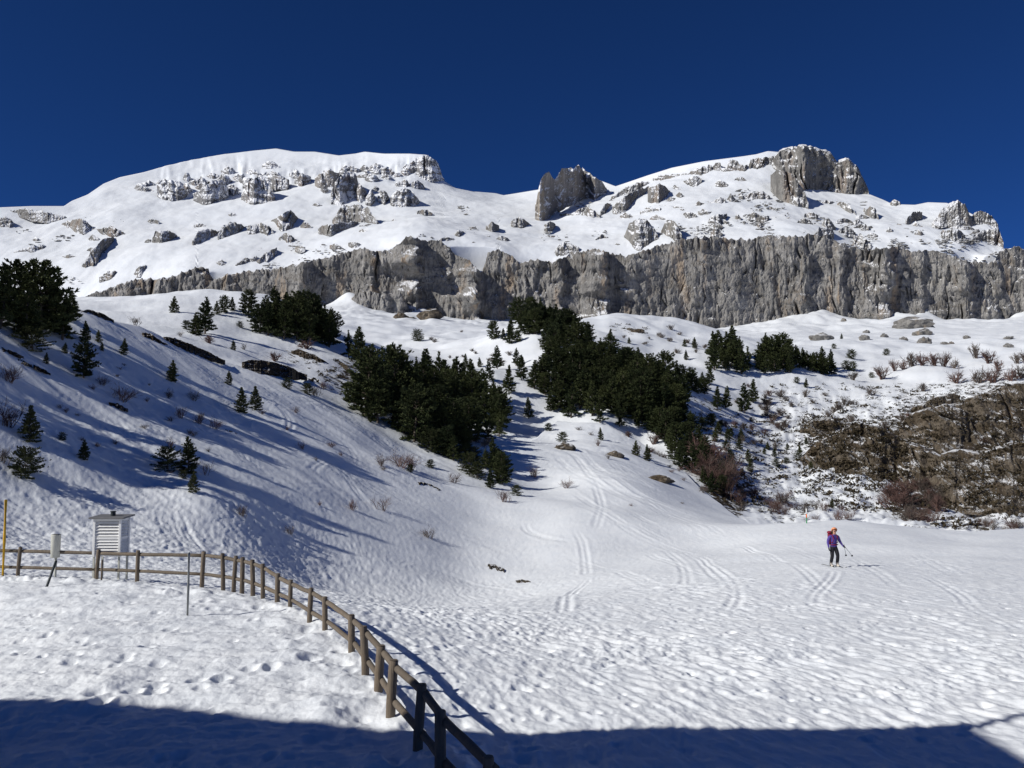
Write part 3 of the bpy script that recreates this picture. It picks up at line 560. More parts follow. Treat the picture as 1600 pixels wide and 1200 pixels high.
O = [  # (material, top outline, bottom outline) of each outcrop
 ('r',[(245,290),(258,280),(270,282),(282,288),(295,300)],[(247,308),(258,310),(275,311),(290,308),(295,304)]),
 ('r',[(302,305),(320,290),(337,280),(350,282),(357,295)],[(305,312),(315,318),(330,315),(345,312),(357,306)]),
 ('r',[(377,305),(388,285),(400,278),(412,276),(420,290),(430,308)],[(380,312),(395,322),(410,318),(425,320),(430,318)]),
 ('r',[(418,276),(430,274),(445,278),(452,283)],[(420,288),(435,294),(450,295),(452,292)]),
 ('r',[(460,280),(470,272),(486,276)],[(460,288),(472,293),(486,286)]),
 ('s',[(492,278),(505,268),(515,265),(530,270)],[(493,297),(505,298),(520,298),(530,285)]),
 ('r',[(517,300),(523,285),(530,278),(545,270),(556,272),(562,290)],[(517,320),(530,319),(545,315),(555,316),(562,300)]),
 ('r',[(555,300),(562,286),(573,300)],[(555,314),(564,317),(573,310)]),
 ('r',[(571,310),(579,294),(586,306)],[(571,318),(579,321),(586,316)]),
 ('r',[(590,306),(600,295),(608,308)],[(590,315),(600,318),(608,314)]),
 ('r',[(610,308),(620,297),(632,293),(645,300),(656,313)],[(612,320),(630,322),(650,320),(656,317)]),
 ('r',[(587,272),(595,262),(606,260),(616,268)],[(587,277),(600,278),(616,276)]),
 ('r',[(631,266),(645,250),(660,243),(675,245),(685,256),(694,282)],[(634,276),(650,278),(665,284),(680,287),(694,289)]),
 ('c',[(519,345),(528,330),(535,321),(560,319),(575,325),(585,338),(592,348)],[(520,350),(540,346),(565,347),(580,350),(592,350)]),
 ('c',[(497,357),(505,352),(535,348),(558,346)],[(500,365),(515,366),(540,357),(560,351)]),
 ('c',[(423,346),(440,335),(455,327),(467,340)],[(428,352),(440,362),(455,355),(467,345)]),
 ('c',[(394,352),(410,347),(428,360)],[(395,365),(412,370),(428,368)]),
 ('c',[(435,374),(446,362),(463,374)],[(435,376),(450,379),(463,376)]),
 ('c',[(238,372),(243,361),(262,360),(277,367)],[(238,385),(252,387),(265,380),(277,372)]),
 ('c',[(300,378),(310,361),(325,357),(343,361)],[(300,391),(315,385),(335,373),(343,366)]),
 ('c',[(340,368),(348,352),(360,347),(375,350),(386,354)],[(340,380),(355,376),(370,370),(386,359)]),
 ('c',[(386,354),(400,350),(416,357)],[(387,373),(400,370),(416,362)]),
 ('c',[(10,330),(40,326),(70,330),(108,340)],[(20,333),(50,344),(80,347),(110,344)]),
 ('c',[(-10,345),(8,338),(21,346)],[(-10,350),(8,353),(21,351)]),
 ('c',[(90,352),(115,343),(130,343),(149,358)],[(95,355),(115,363),(130,369),(149,362)]),
 ('c',[(147,357),(170,354),(185,356),(198,367)],[(150,364),(175,372),(198,370)]),
 ('c',[(128,416),(145,388),(165,372),(178,369)],[(130,422),(148,417),(160,400),(178,376)]),
 ('c',[(18,394),(45,385),(72,382)],[(20,399),(50,396),(72,390)]),
 ('c',[(95,402),(108,397),(121,402)],[(95,404),(108,408),(121,405)]),
 ('c',[(155,434),(168,424),(181,424)],[(157,439),(170,435),(181,430)]),
 ('c',[(209,428),(218,415),(228,415)],[(210,432),(220,430),(228,420)]),
 ('c',[(337,411),(346,404),(354,413)],[(337,415),(346,418),(354,417)]),
 ('c',[(364,418),(380,404),(401,400)],[(366,422),(385,414),(401,409)]),
 ('c',[(398,410),(415,395),(433,387)],[(400,413),(418,405),(433,394)]),
 ('c',[(461,388),(468,383),(477,386)],[(461,391),(469,393),(477,391)]),
 ('c',[(544,380),(552,377),(562,380)],[(544,383),(553,386),(562,384)]),
 ('c',[(515,384),(523,381),(532,383)],[(515,386),(523,388),(532,386)]),
 ('c',[(708,368),(716,358),(729,366)],[(708,371),(718,373),(729,369)]),
 ('c',[(759,354),(770,345),(780,353)],[(759,357),(770,360),(780,356)]),
 ('c',[(688,374),(697,369),(709,373)],[(688,377),(698,378),(709,376)]),
 ('s',[(836,328),(841,297),(846,279),(852,271),(858,269),(864,279),(868,280),(873,270),(878,264),(887,263),(893,266),(899,262),(905,258),(911,268),(917,288)],[(836,344),(845,346),(858,340),(870,332),(885,322),(897,317),(917,306)],[(862,7,10),(882,4,8)]),
 ('r',[(880,276),(887,263),(896,264),(904,257),(911,268),(918,286),(926,298)],[(880,300),(894,306),(908,308),(926,304)]),
 ('r',[(899,284),(910,262),(920,271),(937,281),(948,292)],[(900,305),(915,308),(930,310),(948,300)]),
 ('c',[(798,347),(812,339),(829,350)],[(798,353),(812,355),(829,353)]),
 ('c',[(955,308),(975,295),(995,285),(1013,283)],[(956,312),(980,305),(1000,298),(1013,290)]),
 ('c',[(957,322),(975,307),(995,297),(1014,290)],[(958,334),(975,333),(990,321),(1014,304)]),
 ('c',[(1012,293),(1030,287),(1047,297)],[(1014,320),(1028,321),(1047,305)]),
 ('c',[(1056,305),(1062,299),(1070,306)],[(1056,308),(1063,311),(1070,309)]),
 ('c',[(975,368),(982,352),(992,343),(1006,341),(1020,352),(1028,368)],[(977,376),(990,388),(1000,391),(1014,381),(1028,374)]),
 ('c',[(1033,360),(1040,347),(1050,344),(1058,350),(1066,368)],[(1034,367),(1046,367),(1056,377),(1066,375)]),
 ('c',[(1020,279),(1032,274),(1045,273),(1072,271)],[(1022,286),(1045,281),(1072,278)]),
 ('c',[(1072,272),(1085,265),(1100,259),(1112,258)],[(1073,278),(1095,275),(1112,270)]),
 ('c',[(1112,262),(1118,254),(1126,255),(1127,262),(1136,262),(1138,250),(1152,251),(1156,259),(1168,258)],[(1112,268),(1140,268),(1168,268)]),
 ('c',[(1170,258),(1173,249),(1186,247),(1200,246),(1212,244)],[(1170,267),(1190,267),(1212,266)]),
 ('c',[(1206,250),(1212,243),(1222,236),(1235,233),(1250,229),(1270,228),(1276,235),(1283,236),(1294,237),(1302,244),(1309,260)],[(1207,266),(1228,272),(1255,298),(1275,297),(1309,300)],[(1232,8,12),(1256,6,10),(1276,12,14),(1304,8,12)]),
 ('c',[(1300,270),(1308,254),(1317,251),(1323,248),(1332,256),(1342,267),(1350,287),(1358,302)],[(1300,299),(1320,302),(1340,304),(1358,304)]),
 ('c',[(1204,272),(1215,265),(1235,270),(1248,285),(1258,300),(1263,318)],[(1205,300),(1215,311),(1240,321),(1263,324)]),
 ('c',[(1456,350),(1470,330),(1485,317),(1497,312),(1508,320),(1515,335),(1524,347)],[(1458,356),(1480,353),(1500,356),(1515,358),(1524,352)]),
 ('c',[(1469,368),(1480,359),(1498,358),(1508,366)],[(1469,373),(1490,376),(1508,373)]),
 ('c',[(1519,338),(1526,330),(1535,329),(1550,338),(1560,352)],[(1520,351),(1540,353),(1560,358)]),
 ('c',[(1518,370),(1530,362),(1545,358),(1560,355),(1568,378)],[(1519,374),(1540,379),(1555,386),(1568,390)]),
 ('c',[(1391,316),(1398,311),(1407,317)],[(1391,321),(1399,322),(1407,321)]),
 ('c',[(1308,318),(1318,315),(1328,322),(1338,335)],[(1309,323),(1322,331),(1338,338)]),
 ('c',[(1351,330),(1360,321),(1367,325),(1373,340)],[(1352,335),(1362,341),(1373,343)]),
 ('c',[(1284,348),(1294,340),(1306,354)],[(1285,354),(1296,358),(1306,357)]),
 ('c',[(1268,370),(1280,357),(1300,356),(1303,366)],[(1268,374),(1285,373),(1303,374)]),
 ('c',[(1333,370),(1345,364),(1362,383)],[(1334,380),(1348,387),(1362,388)]),
 ('c',[(1106,345),(1115,335),(1136,334)],[(1107,351),(1122,350),(1136,341)]),
 ('c',[(1110,362),(1118,355),(1130,366)],[(1110,369),(1120,372),(1130,370)]),
 ('c',[(1160,308),(1178,300),(1192,298),(1203,306)],[(1160,312),(1180,311),(1203,312)]),
 ('c',[(1068,284),(1082,275),(1097,278)],[(1069,290),(1084,292),(1097,286)]),
 ('c',[(1113,316),(1125,307),(1134,312)],[(1114,320),(1125,321),(1134,319)]),
 ('c',[(1136,310),(1141,302),(1149,310)],[(1137,314),(1143,316),(1149,314)]),
 ('c',[(1181,342),(1190,336),(1202,338)],[(1182,345),(1192,348),(1202,346)]),
 ('c',[(1084,321),(1092,314),(1102,318)],[(1085,324),(1094,325),(1102,323)]),
 ('c',[(1090,332),(1098,326),(1110,331)],[(1091,335),(1100,336),(1110,335)]),
 ('c',[(1332,348),(1340,340),(1350,348)],[(1333,351),(1342,352),(1350,351)]),
 ('c',[(1345,358),(1352,350),(1360,359)],[(1346,361),(1353,362),(1360,362)]),
 ('c',[(1384,362),(1390,355),(1397,363)],[(1385,365),(1391,366),(1397,365)]),
 ('c',[(1318,364),(1328,356),(1337,363)],[(1319,367),(1329,368),(1337,366)]),
 ('c',[(1245,347),(1256,340),(1268,346)],[(1246,350),(1257,351),(1268,350)]),
 ('c',[(1415,345),(1427,330),(1441,331)],[(1417,352),(1430,345),(1441,338)]),
 ('c',[(1425,352),(1431,345),(1437,351)],[(1426,355),(1432,356),(1437,355)]),
 ('c',[(1428,366),(1435,358),(1443,364)],[(1429,368),(1436,369),(1443,368)]),
 ('c',[(893,336),(903,327),(915,325)],[(894,338),(905,336),(915,332)]),
 ('c',[(907,336),(918,322),(930,330),(938,335)],[(908,338),(920,339),(938,338)]),
 ('c',[(938,332),(945,318),(954,316)],[(940,335),(948,332),(954,325)]),
 ('c',[(1000,330),(1018,325),(1033,326)],[(1001,338),(1018,336),(1033,333)]),
 ('c',[(1010,345),(1025,335),(1040,342)],[(1011,348),(1027,347),(1040,346)]),
 ('c',[(850,352),(858,346),(868,350)],[(850,360),(859,361),(868,356)]),
 ('c',[(930,374),(940,366),(950,370)],[(931,376),(942,374),(950,373)]),
 ('c',[(866,395),(872,382),(885,378),(905,386)],[(866,405),(878,402),(905,395)])]
_r = random.Random(88)
for k in range(64):          # small rimed ribs along the rock band of the left massif
    x = _r.uniform(215, 690); yb = np.interp(x, [215, 300, 400, 480, 560, 640, 690], [292, 288, 282, 280, 278, 268, 266])+_r.gauss(0, 10); w = _r.uniform(6, 16); hh = _r.uniform(6, 15); yb = max(yb, np.interp(x, _sx, _sy)+hh+16)
    O.append(('r', [(x-w, yb-hh*0.4), (x-w*0.3, yb-hh), (x+w*0.4, yb-hh*0.8), (x+w, yb-hh*0.1)], [(x-w, yb), (x, yb+hh*0.25), (x+w, yb+hh*0.1)]))
for k in range(60):          # low broken outcrops on the snow above the cliff
    x = _r.choice((_r.uniform(960, 1560), _r.uniform(960, 1560), _r.uniform(20, 800))); t = _r.uniform(0.12, 0.75); y = np.interp(x, _tx, _ty)*(1-t)+np.interp(x, _sx, _sy)*t; w = _r.uniform(4, 13); hh = _r.uniform(3, 7)
    O.append(('c', [(x-w, y-hh*0.2), (x-w*0.3, y-hh), (x+w*0.4, y-hh*0.7), (x+w, y)], [(x-w, y+1), (x, y+hh*0.35), (x+w, y+2)]))
MATS = {'r': M_RIME, 's': M_SPIRE, 'c': M_CRAG}
for i, rec in enumerate(O):
    k, tp, bt = rec[:3]; stp = rec[3] if len(rec) > 3 else None
    big = tp[-1][0]-tp[0][0]; hgt = max(b[1] for b in bt)-min(a[1] for a in tp)
    rib = min(5.5, max(1.4, hgt*0.12)); tall = hgt > 40 and (830 < tp[0][0] < 925 or 1200 < tp[0][0] < 1310)
    wall('rock_outcrop', tp, bt, lambda x, y: d4(x, y), MATS[k], MOUNTAIN, step=0.9, rib=rib, lean=0.10 if (tall or k == 's') else (0.4 if k == 'r' else 0.95), round_=0.10 if tall else 0.28, seed=30+i*3, steps=stp, back=min(60, 12+hgt*1.1), bury=2.5, capslope=(0.385 if tp[0][0] > 1200 and tp[0][0] < 1310 and min(a[1] for a in tp) < 255 else 0.05) if not tall or tp[0][0] > 1200 else 0.0, jag=1.6 if hgt < 15 else 2.4, minrows=8)

def rock_mesh(name, seed, sub=3, sq=(1, 1, 0.7), amp=0.33):
    bm = bmesh.new(); bmesh.ops.create_icosphere(bm, subdivisions=sub, radius=1.0)
    co = np.array([v.co[:] for v in bm.verts]); n = 0.8*fbm(co[:, 0]*1.3+co[:, 2]*0.9, co[:, 1]*1.3-co[:, 2]*0.7, seed, 4, 0.55)+0.35*ridged(co[:, 0]*1.6-co[:, 2], co[:, 1]*1.6+co[:, 2], seed+3, 3)
    co *= (1+amp*n)[:, None]; co *= np.array(sq)
    for v, c in zip(bm.verts, co): v.co = c
    return bm_mesh(name, bm, False)
# small broken rock too fine to pick apart on the snow above the cliff
def build_scree():
    r = random.Random(11); base = []
    for s in range(4):
        bm = bmesh.new(); bmesh.ops.create_icosphere(bm, subdivisions=1, radius=1.0)
        for v in bm.verts: v.co = v.co*(1+0.45*(r.random()-0.5)); v.co.z *= 0.65
        me = bm_mesh('t', bm); base.append((np.array([v.co[:] for v in me.vertices]), np.array([p.vertices[:] for p in me.polygons]))); bpy.data.meshes.remove(me)
    V, Fc, n = [], [], 0
    zones = [(1000,1200,290,368,150),(1200,1400,310,385,120),(1400,1560,335,405,90),(850,1010,310,395,50),(600,800,320,400,45),(330,600,340,405,45),(0,330,340,440,70),(1200,1560,372,405,110),(1000,1200,345,374,80),(250,520,375,425,40)]
    for x0, x1, y0, y1, cnt in zones:
        cl = [(r.uniform(x0, x1), r.uniform(y0, y1)) for _ in range(max(4, cnt//7))]
        for k in range(int(cnt*1.9)):
            cx, cy = r.choice(cl); x = cx+r.gauss(0, 7); y = cy+r.gauss(0, 3.5)
            if y > np.interp(x, _tx, _ty)+2 or y < np.interp(x, _sx, _sy)+6: continue
            D = float(d4(np.array([x]), np.array([y]))[0]); X, Y, Z = unproj(x, y, D); s = r.choice((0.8, 1.1, 1.5, 2.2, 3.0))*D/F*0.85
            bv, bf = r.choice(base); a = r.uniform(0, 6.28); c_, s_ = math.cos(a), math.sin(a)
            w = bv*np.array([s*r.uniform(1, 3.0), s*1.2, s*0.75]); w = np.stack([w[:, 0]*c_-w[:, 1]*s_*0.5, w[:, 0]*s_*0.3+w[:, 1], w[:, 2]], -1)+np.array([float(X), float(Y)-s*0.3, float(Z)+s*0.3])
            V.append(w); Fc.append(bf+n); n += len(w)
    o = link('scree', mesh_np('scree', np.vstack(V), np.vstack(Fc), False), M_CRAG, MOUNTAIN); tag(o, kind='stuff')
build_scree()

# ------------------------------------------------------------------ brown crag on the right
_cache = {}
def s2_depth(x, y):
    out = []
    for a, b in zip(np.atleast_1d(x), np.atleast_1d(y)):
        key = (round(float(a)/4), round(float(b)/4))
        if key not in _cache:
            h = s2_hit(key[0]*4, min(key[1]*4, 800)); _cache[key] = min(h[1], 240.0) if h else 150.0
        out.append(_cache[key])
    return np.array(out)
BROWN = empty('brown_crag', (60, 140, -8)); tag(BROWN, 'brown rocky crag with snow ledges rising on the right beyond the field', 'crag')
def bw(top, bot, seed, **kw):
    a = dict(step=1.2, rib=1.15, lean=1.25, round_=0.10, back=5, bury=6, capslope=0.1, jag=5.0, vs_=0.55, rough=0.82, shear=0.45, jf=22.0, dsm=3); a.update(kw)
    o = wall('rock_face', top, bot, lambda x, y: s2_depth(x, y)-1.5, M_BROWN, None, seed=seed, **a); o.parent = BROWN; o.matrix_parent_inverse = Matrix.Translation(BROWN.location).inverted()
bw([(1250,672),(1262,660),(1290,655),(1320,660),(1345,664)],[(1250,682),(1275,686),(1310,676),(1345,672)],501)
bw([(1250,722),(1266,704),(1285,684),(1310,680),(1335,664),(1365,668),(1395,680),(1420,700)],[(1250,726),(1268,733),(1284,738),(1310,740),(1345,756),(1380,756),(1420,750)],502)
bw([(1360,690),(1385,678),(1410,690),(1440,700),(1470,712),(1490,740)],[(1362,715),(1378,735),(1400,755),(1420,772),(1455,782),(1490,788)],503)
bw([(1405,668),(1420,650),(1450,640),(1480,632),(1510,640),(1530,655)],[(1405,690),(1430,696),(1460,704),(1490,706),(1530,690)],504)
bw([(1480,640),(1510,622),(1550,612),(1590,600),(1640,590),(1700,585)],[(1482,690),(1520,696),(1560,700),(1620,690),(1700,680)],505)
bw([(1470,712),(1500,706),(1530,712),(1560,700),(1610,690),(1700,690)],[(1472,790),(1500,795),(1545,800),(1590,797),(1640,800),(1700,800)],506)
bw([(1425,640),(1450,628),(1480,616),(1500,618)],[(1425,650),(1450,652),(1480,640),(1500,630)],507)

# ------------------------------------------------------------------ boulders and earth banks
def boulder(x, y, w, h, label, seed, mat=None, surf=2):
    p = place(x, y, surf)
    if p is None: return
    X, Y, Z = p; mpp = Y/F
    o = link('boulder', rock_mesh('boulder', seed, 3, (w*0.5*mpp*1.05, w*0.42*mpp, h*0.72*mpp), 0.45), mat or M_BOULDER, None, (X, Y+w*0.3*mpp, Z+h*0.30*mpp)); o.rotation_euler = (0, 0, seed*0.3 % 0.6-0.3)
    tag(o, label, 'boulder', 'boulders on the snow below the cliff')
boulder(1437,514,50,17,'largest grey boulder on the snow below the cliff, right of the snow cone',601)
boulder(1443,524,24,10,'grey boulder just below the largest boulder under the cliff',602)
boulder(1446,536,17,10,'lowest grey boulder in the column under the largest boulder',603)
boulder(1287,531,33,11,'long flat grey boulder on the snow under the pointed snow cone',604)
boulder(1353,532,15,9,'squat grey boulder between the long flat boulder and the largest boulder',605)
boulder(1383,527,10,6,'small grey boulder just left of the largest boulder',606)
boulder(1413,534,11,6,'small pale boulder left of the lowest boulder in the column',607)
boulder(1476,537,11,5,'small boulder right of the lowest boulder in the column, left of a pair',608)
boulder(1488,537,8,6,'small boulder touching its neighbour right of the boulder column',609)
boulder(1512,531,9,5,'little lone boulder between the boulder pair and the dark slab',610)
boulder(1578,529,12,5,'flat dark slab of rock on the snow near the right edge under the cliff',611)
boulder(1577,543,12,6,'dark boulder with snow cap near the right edge above the red shrubs',612)
boulder(1319,502,7,5,'tiny boulder close under the cliff beside the snow cone',613)
boulder(1355,518,9,5,'tiny boulder above the squat boulder on the snow',614)
boulder(672,504,30,14,'brown rounded boulder under the left part of the cliff',615,M_BROWN)
boulder(626,499,18,8,'low brown boulder at the foot of the small buttress',616,M_BROWN)
boulder(643,499,12,4,'flat brown rock beside the boulder at the buttress foot',617,M_BROWN)
boulder(883,704,27,10,'tan rock under a dark bush at the top of the ski run',618,M_BROWN,None)
boulder(963,713,22,8,'tan rock half buried in snow at the right edge of the ski run',619,M_BROWN,None)
boulder(1032,752,34,9,'dark flat rock showing through the snow beside the ski run',620,M_BROWN,None)
boulder(997,522,20,6,'brown rock patch on the snow dome below the cliff',621,M_BROWN)
boulder(985,517,9,4,'small brown rock above the rock patch on the snow dome',622,M_BROWN)
def s1_depth(x, y):
    out = []
    for a, b in zip(np.atleast_1d(x), np.atleast_1d(y)):
        key = ('a', round(float(a)/3), round(float(b)/3))
        if key not in _cache:
            h = s1_hit(key[1]*3, key[2]*3) or s2_hit(key[1]*3, key[2]*3); _cache[key] = h[1] if h else 80.0
        out.append(_cache[key])
    return np.array(out)
def bank(top, bot, label, seed):
    o = wall('earth_bank', top, bot, lambda x, y: s1_depth(x, y)-0.15, M_EARTH, None, step=0.8, rib=0.22, lean=1.3, round_=0.10, seed=seed, back=0.4, bury=2.0, capslope=0.05, jag=1.6, vs_=0.2, minrows=6)
    tag(o, label, 'earth bank', 'bare earth banks on the hillside')
bank([(122,486),(140,484),(160,490),(178,500)],[(122,490),(145,494),(162,500),(178,503)],'brown earth bank on the skyline right of the big dark pines',700)
bank([(222,520),(235,521),(250,531),(262,538)],[(222,523),(238,530),(252,538),(262,541)],'short dark earth bank at the crest left of the long one',701)
bank([(255,525),(275,529),(300,538),(325,550),(350,563)],[(255,529),(280,542),(305,553),(330,563),(352,568)],'long dark earth bank along the crest of the near hillside',702)
bank([(378,566),(395,562),(420,564),(450,572),(478,586)],[(380,577),(400,584),(430,588),(460,592),(480,592)],'thick brown earth bank below the clump of pines on the knoll',703)
bank([(455,548),(470,546),(495,556),(520,572)],[(455,552),(475,562),(500,572),(520,576)],'dark earth bank between the knoll pines and the thick brown bank',704)
bank([(520,560),(535,566),(552,580),(562,590)],[(520,566),(536,578),(552,590),(562,594)],'dark earth bank beside the leftmost pines of the wood',705)
bank([(0,543),(18,548),(37,557)],[(0,546),(18,553),(37,560)],'thin earth strip on the snow at the left edge',706)
bank([(25,560),(38,564),(50,570)],[(25,562),(38,568),(50,572)],'thin short earth strip right of the left-edge strip',707)
bank([(52,570),(65,575),(79,583)],[(52,573),(66,580),(79,585)],'thin earth strip below the bushy hillside pine on its left',708)
bank([(170,629),(184,631),(200,640)],[(170,631),(184,636),(200,642)],'small dark earth strip in the middle of the shaded hillside',709)
bank([(348,670),(360,673),(376,680)],[(348,672),(361,678),(376,682)],'narrow dark earth strip right of the row of bare bushes',710)
bank([(653,754),(662,754),(676,758),(690,766)],[(653,757),(664,758),(676,763),(690,769)],'dark fallen branch-like earth strip below the large red bush',711)
bank([(762,883),(774,884),(788,891)],[(763,886),(774,889),(788,893)],'dark bare patch at the tip of the long tree shadow',712)
bank([(804,908),(815,907),(830,909)],[(804,910),(815,912),(830,911)],'small green-brown bare patch on the flat snow in the hollow',713)
bank([(135,487),(150,490),(165,498)],[(135,489),(150,495),(165,501)],'low earth patch just under the skyline bank',714)

# ------------------------------------------------------------------ pines
def pine_meshes(seed, H=6.0, wid=1.6, dens=1.0, shape='cone', trunk_show=0.10):
    """trunk + limbs mesh and a crown of needle tufts, H metres tall"""
    r = random.Random(seed); bm = bmesh.new()
    lean = (r.uniform(-.04, .04), r.uniform(-.04, .04))
    axis = lambda z: Vector((lean[0]*z+0.05*math.sin(z*1.1+seed), lean[1]*z+0.05*math.cos(z*0.9+seed), z))
    R0 = 0.022*H
    add_tube(bm, [axis(-0.35)]+[axis(H*t) for t in (0.0, 0.2, 0.4, 0.6, 0.8, 0.97)], [R0*1.35, R0*1.15, R0*0.95, R0*0.78, R0*0.56, R0*0.32, R0*0.1], 6)
    V, Fc = [], []
    def tuft(p, d, s, n):
        for k in range(n):
            a = Vector((r.gauss(0, 1), r.gauss(0, 1), r.gauss(0.15, 0.8))); a = (d*1.1+a*0.75).normalized()
            b = a.cross(Vector((r.gauss(0, 1), r.gauss(0, 1), r.gauss(0, 1)))).normalized(); L = s*r.uniform(0.7, 1.3); w = s*r.uniform(0.17, 0.30)
            i = len(V); q = p-a*L*0.25; V.extend([q-b*w*0.5, q+b*w*0.5, q+a*L*0.6+b*w*0.55, q+a*L, q+a*L*0.6-b*w*0.55]); Fc.append((i, i+1, i+2, i+3, i+4))
    nw = 17; z0 = trunk_show
    for w in range(nw):
        t = z0+(1-z0)*(w/(nw-0.3))**0.92; z = H*t
        u = (t-z0)/(1-z0)
        if shape == 'cone': rad = wid*(1-u)**0.75*(0.55+0.45*min(1, u*6+0.35))
        elif shape == 'round': rad = wid*math.sqrt(max(0.02, 1-(max(0, (u-0.30))/0.70)**2))*(0.7+0.3*min(1, u*5))
        else: rad = wid*(1-u)**0.55*(0.6+0.4*math.sin(u*11+seed))
        nb = r.randint(4, 6) if u < 0.85 else 3
        a0 = r.uniform(0, 6.28)
        for b in range(nb):
            if r.random() < 0.10: continue
            a = a0+6.283*b/nb+r.gauss(0, 0.25); Lb = rad*r.uniform(0.62, 1.2); up = 0.10+0.75*u+r.gauss(0, 0.10)
            d = Vector((math.cos(a), math.sin(a), up)).normalized(); p0 = axis(z)
            tip = p0+d*Lb+Vector((0, 0, -0.10*Lb+0.12*Lb*u))
            add_tube(bm, [p0, p0.lerp(tip, 0.55)+Vector((0, 0, -0.03*Lb)), tip], [R0*0.32*(1-u*0.6), R0*0.2*(1-u*0.6), R0*0.06], 3, False)
            nt = max(3, int((2.6+Lb*6.0*(6.0/H)**0.6)*dens))
            for k in range(nt):
                f = 0.28+0.72*((k+r.random())/nt); side = Vector((-d.y, d.x, 0))*r.gauss(0, 0.16*Lb*f+0.04)
                p = p0.lerp(tip, f)+side+Vector((0, 0, r.gauss(0.02, 0.055)*H*0.2))
                tuft(p, (d+side*0.8+Vector((0, 0, 0.25))).normalized(), 0.075*H*r.uniform(0.75, 1.25)*(1-0.35*u), 6)
    tuft(axis(H*0.98), Vector((0, 0, 1)), 0.05*H, 7)
    tm = bm_mesh('trunk', bm, True)
    cm = bpy.data.meshes.new('crown'); cm.from_pydata([v[:] for v in V], [], Fc); cm.update()
    return tm, cm
PROTO = {}
def proto(kind, seeds, mat, **kw):
    L = []
    for s in seeds:
        t, c = pine_meshes(s, **kw); t.materials.append(M_BARK); c.materials.append(mat); L.append((t, c, kw['H']))
    PROTO[kind] = L
proto('cone', (1, 2, 3, 4), M_NEEDLE, H=6.0, wid=1.75, dens=1.15)
proto('wide', (5, 6, 7), M_NEEDLE, H=6.0, wid=2.15, dens=1.25, shape='round')
proto('tier', (8, 9), M_NEEDLE, H=6.0, wid=2.0, dens=1.1, shape='tier')
proto('young', (10, 11, 12), M_NEEDLE2, H=3.0, wid=1.0, dens=1.6, trunk_show=0.03)
proto('bush', (13, 14), M_NEEDLE2, H=2.0, wid=1.25, dens=1.9, shape='round', trunk_show=0.02)
proto('lone', (15,), M_NEEDLE, H=6.0, wid=1.75, dens=1.2, shape='round', trunk_show=0.27)
rt = random.Random(77)
NT_TREES = 0
def pine(x, y, hpx, kind, label, group=None, surf=None, wx=1.0, at=None, name='pine_tree', sink=0.10):
    global NT_TREES
    p = at or place(x, y, surf)
    if p is None: return None
    X, Y, Z = p; t, c, H = rt.choice(PROTO[kind]); h = hpx*Y/F if hpx else 6.0; s = h/H
    e = empty({'bush': 'pine_shrub', 'young': 'young_pine'}.get(kind, name), (X, Y, Z-sink*s), rt.uniform(0, 6.28)); e.scale = (s*wx*rt.uniform(0.92, 1.1), s*wx*rt.uniform(0.92, 1.1), s); e.rotation_euler[0] = rt.gauss(0, 0.03); e.rotation_euler[1] = rt.gauss(0, 0.03)
    link('trunk', t, None, e); link('crown', c, None, e); tag(e, label, 'tree', group); NT_TREES += 1
    return e
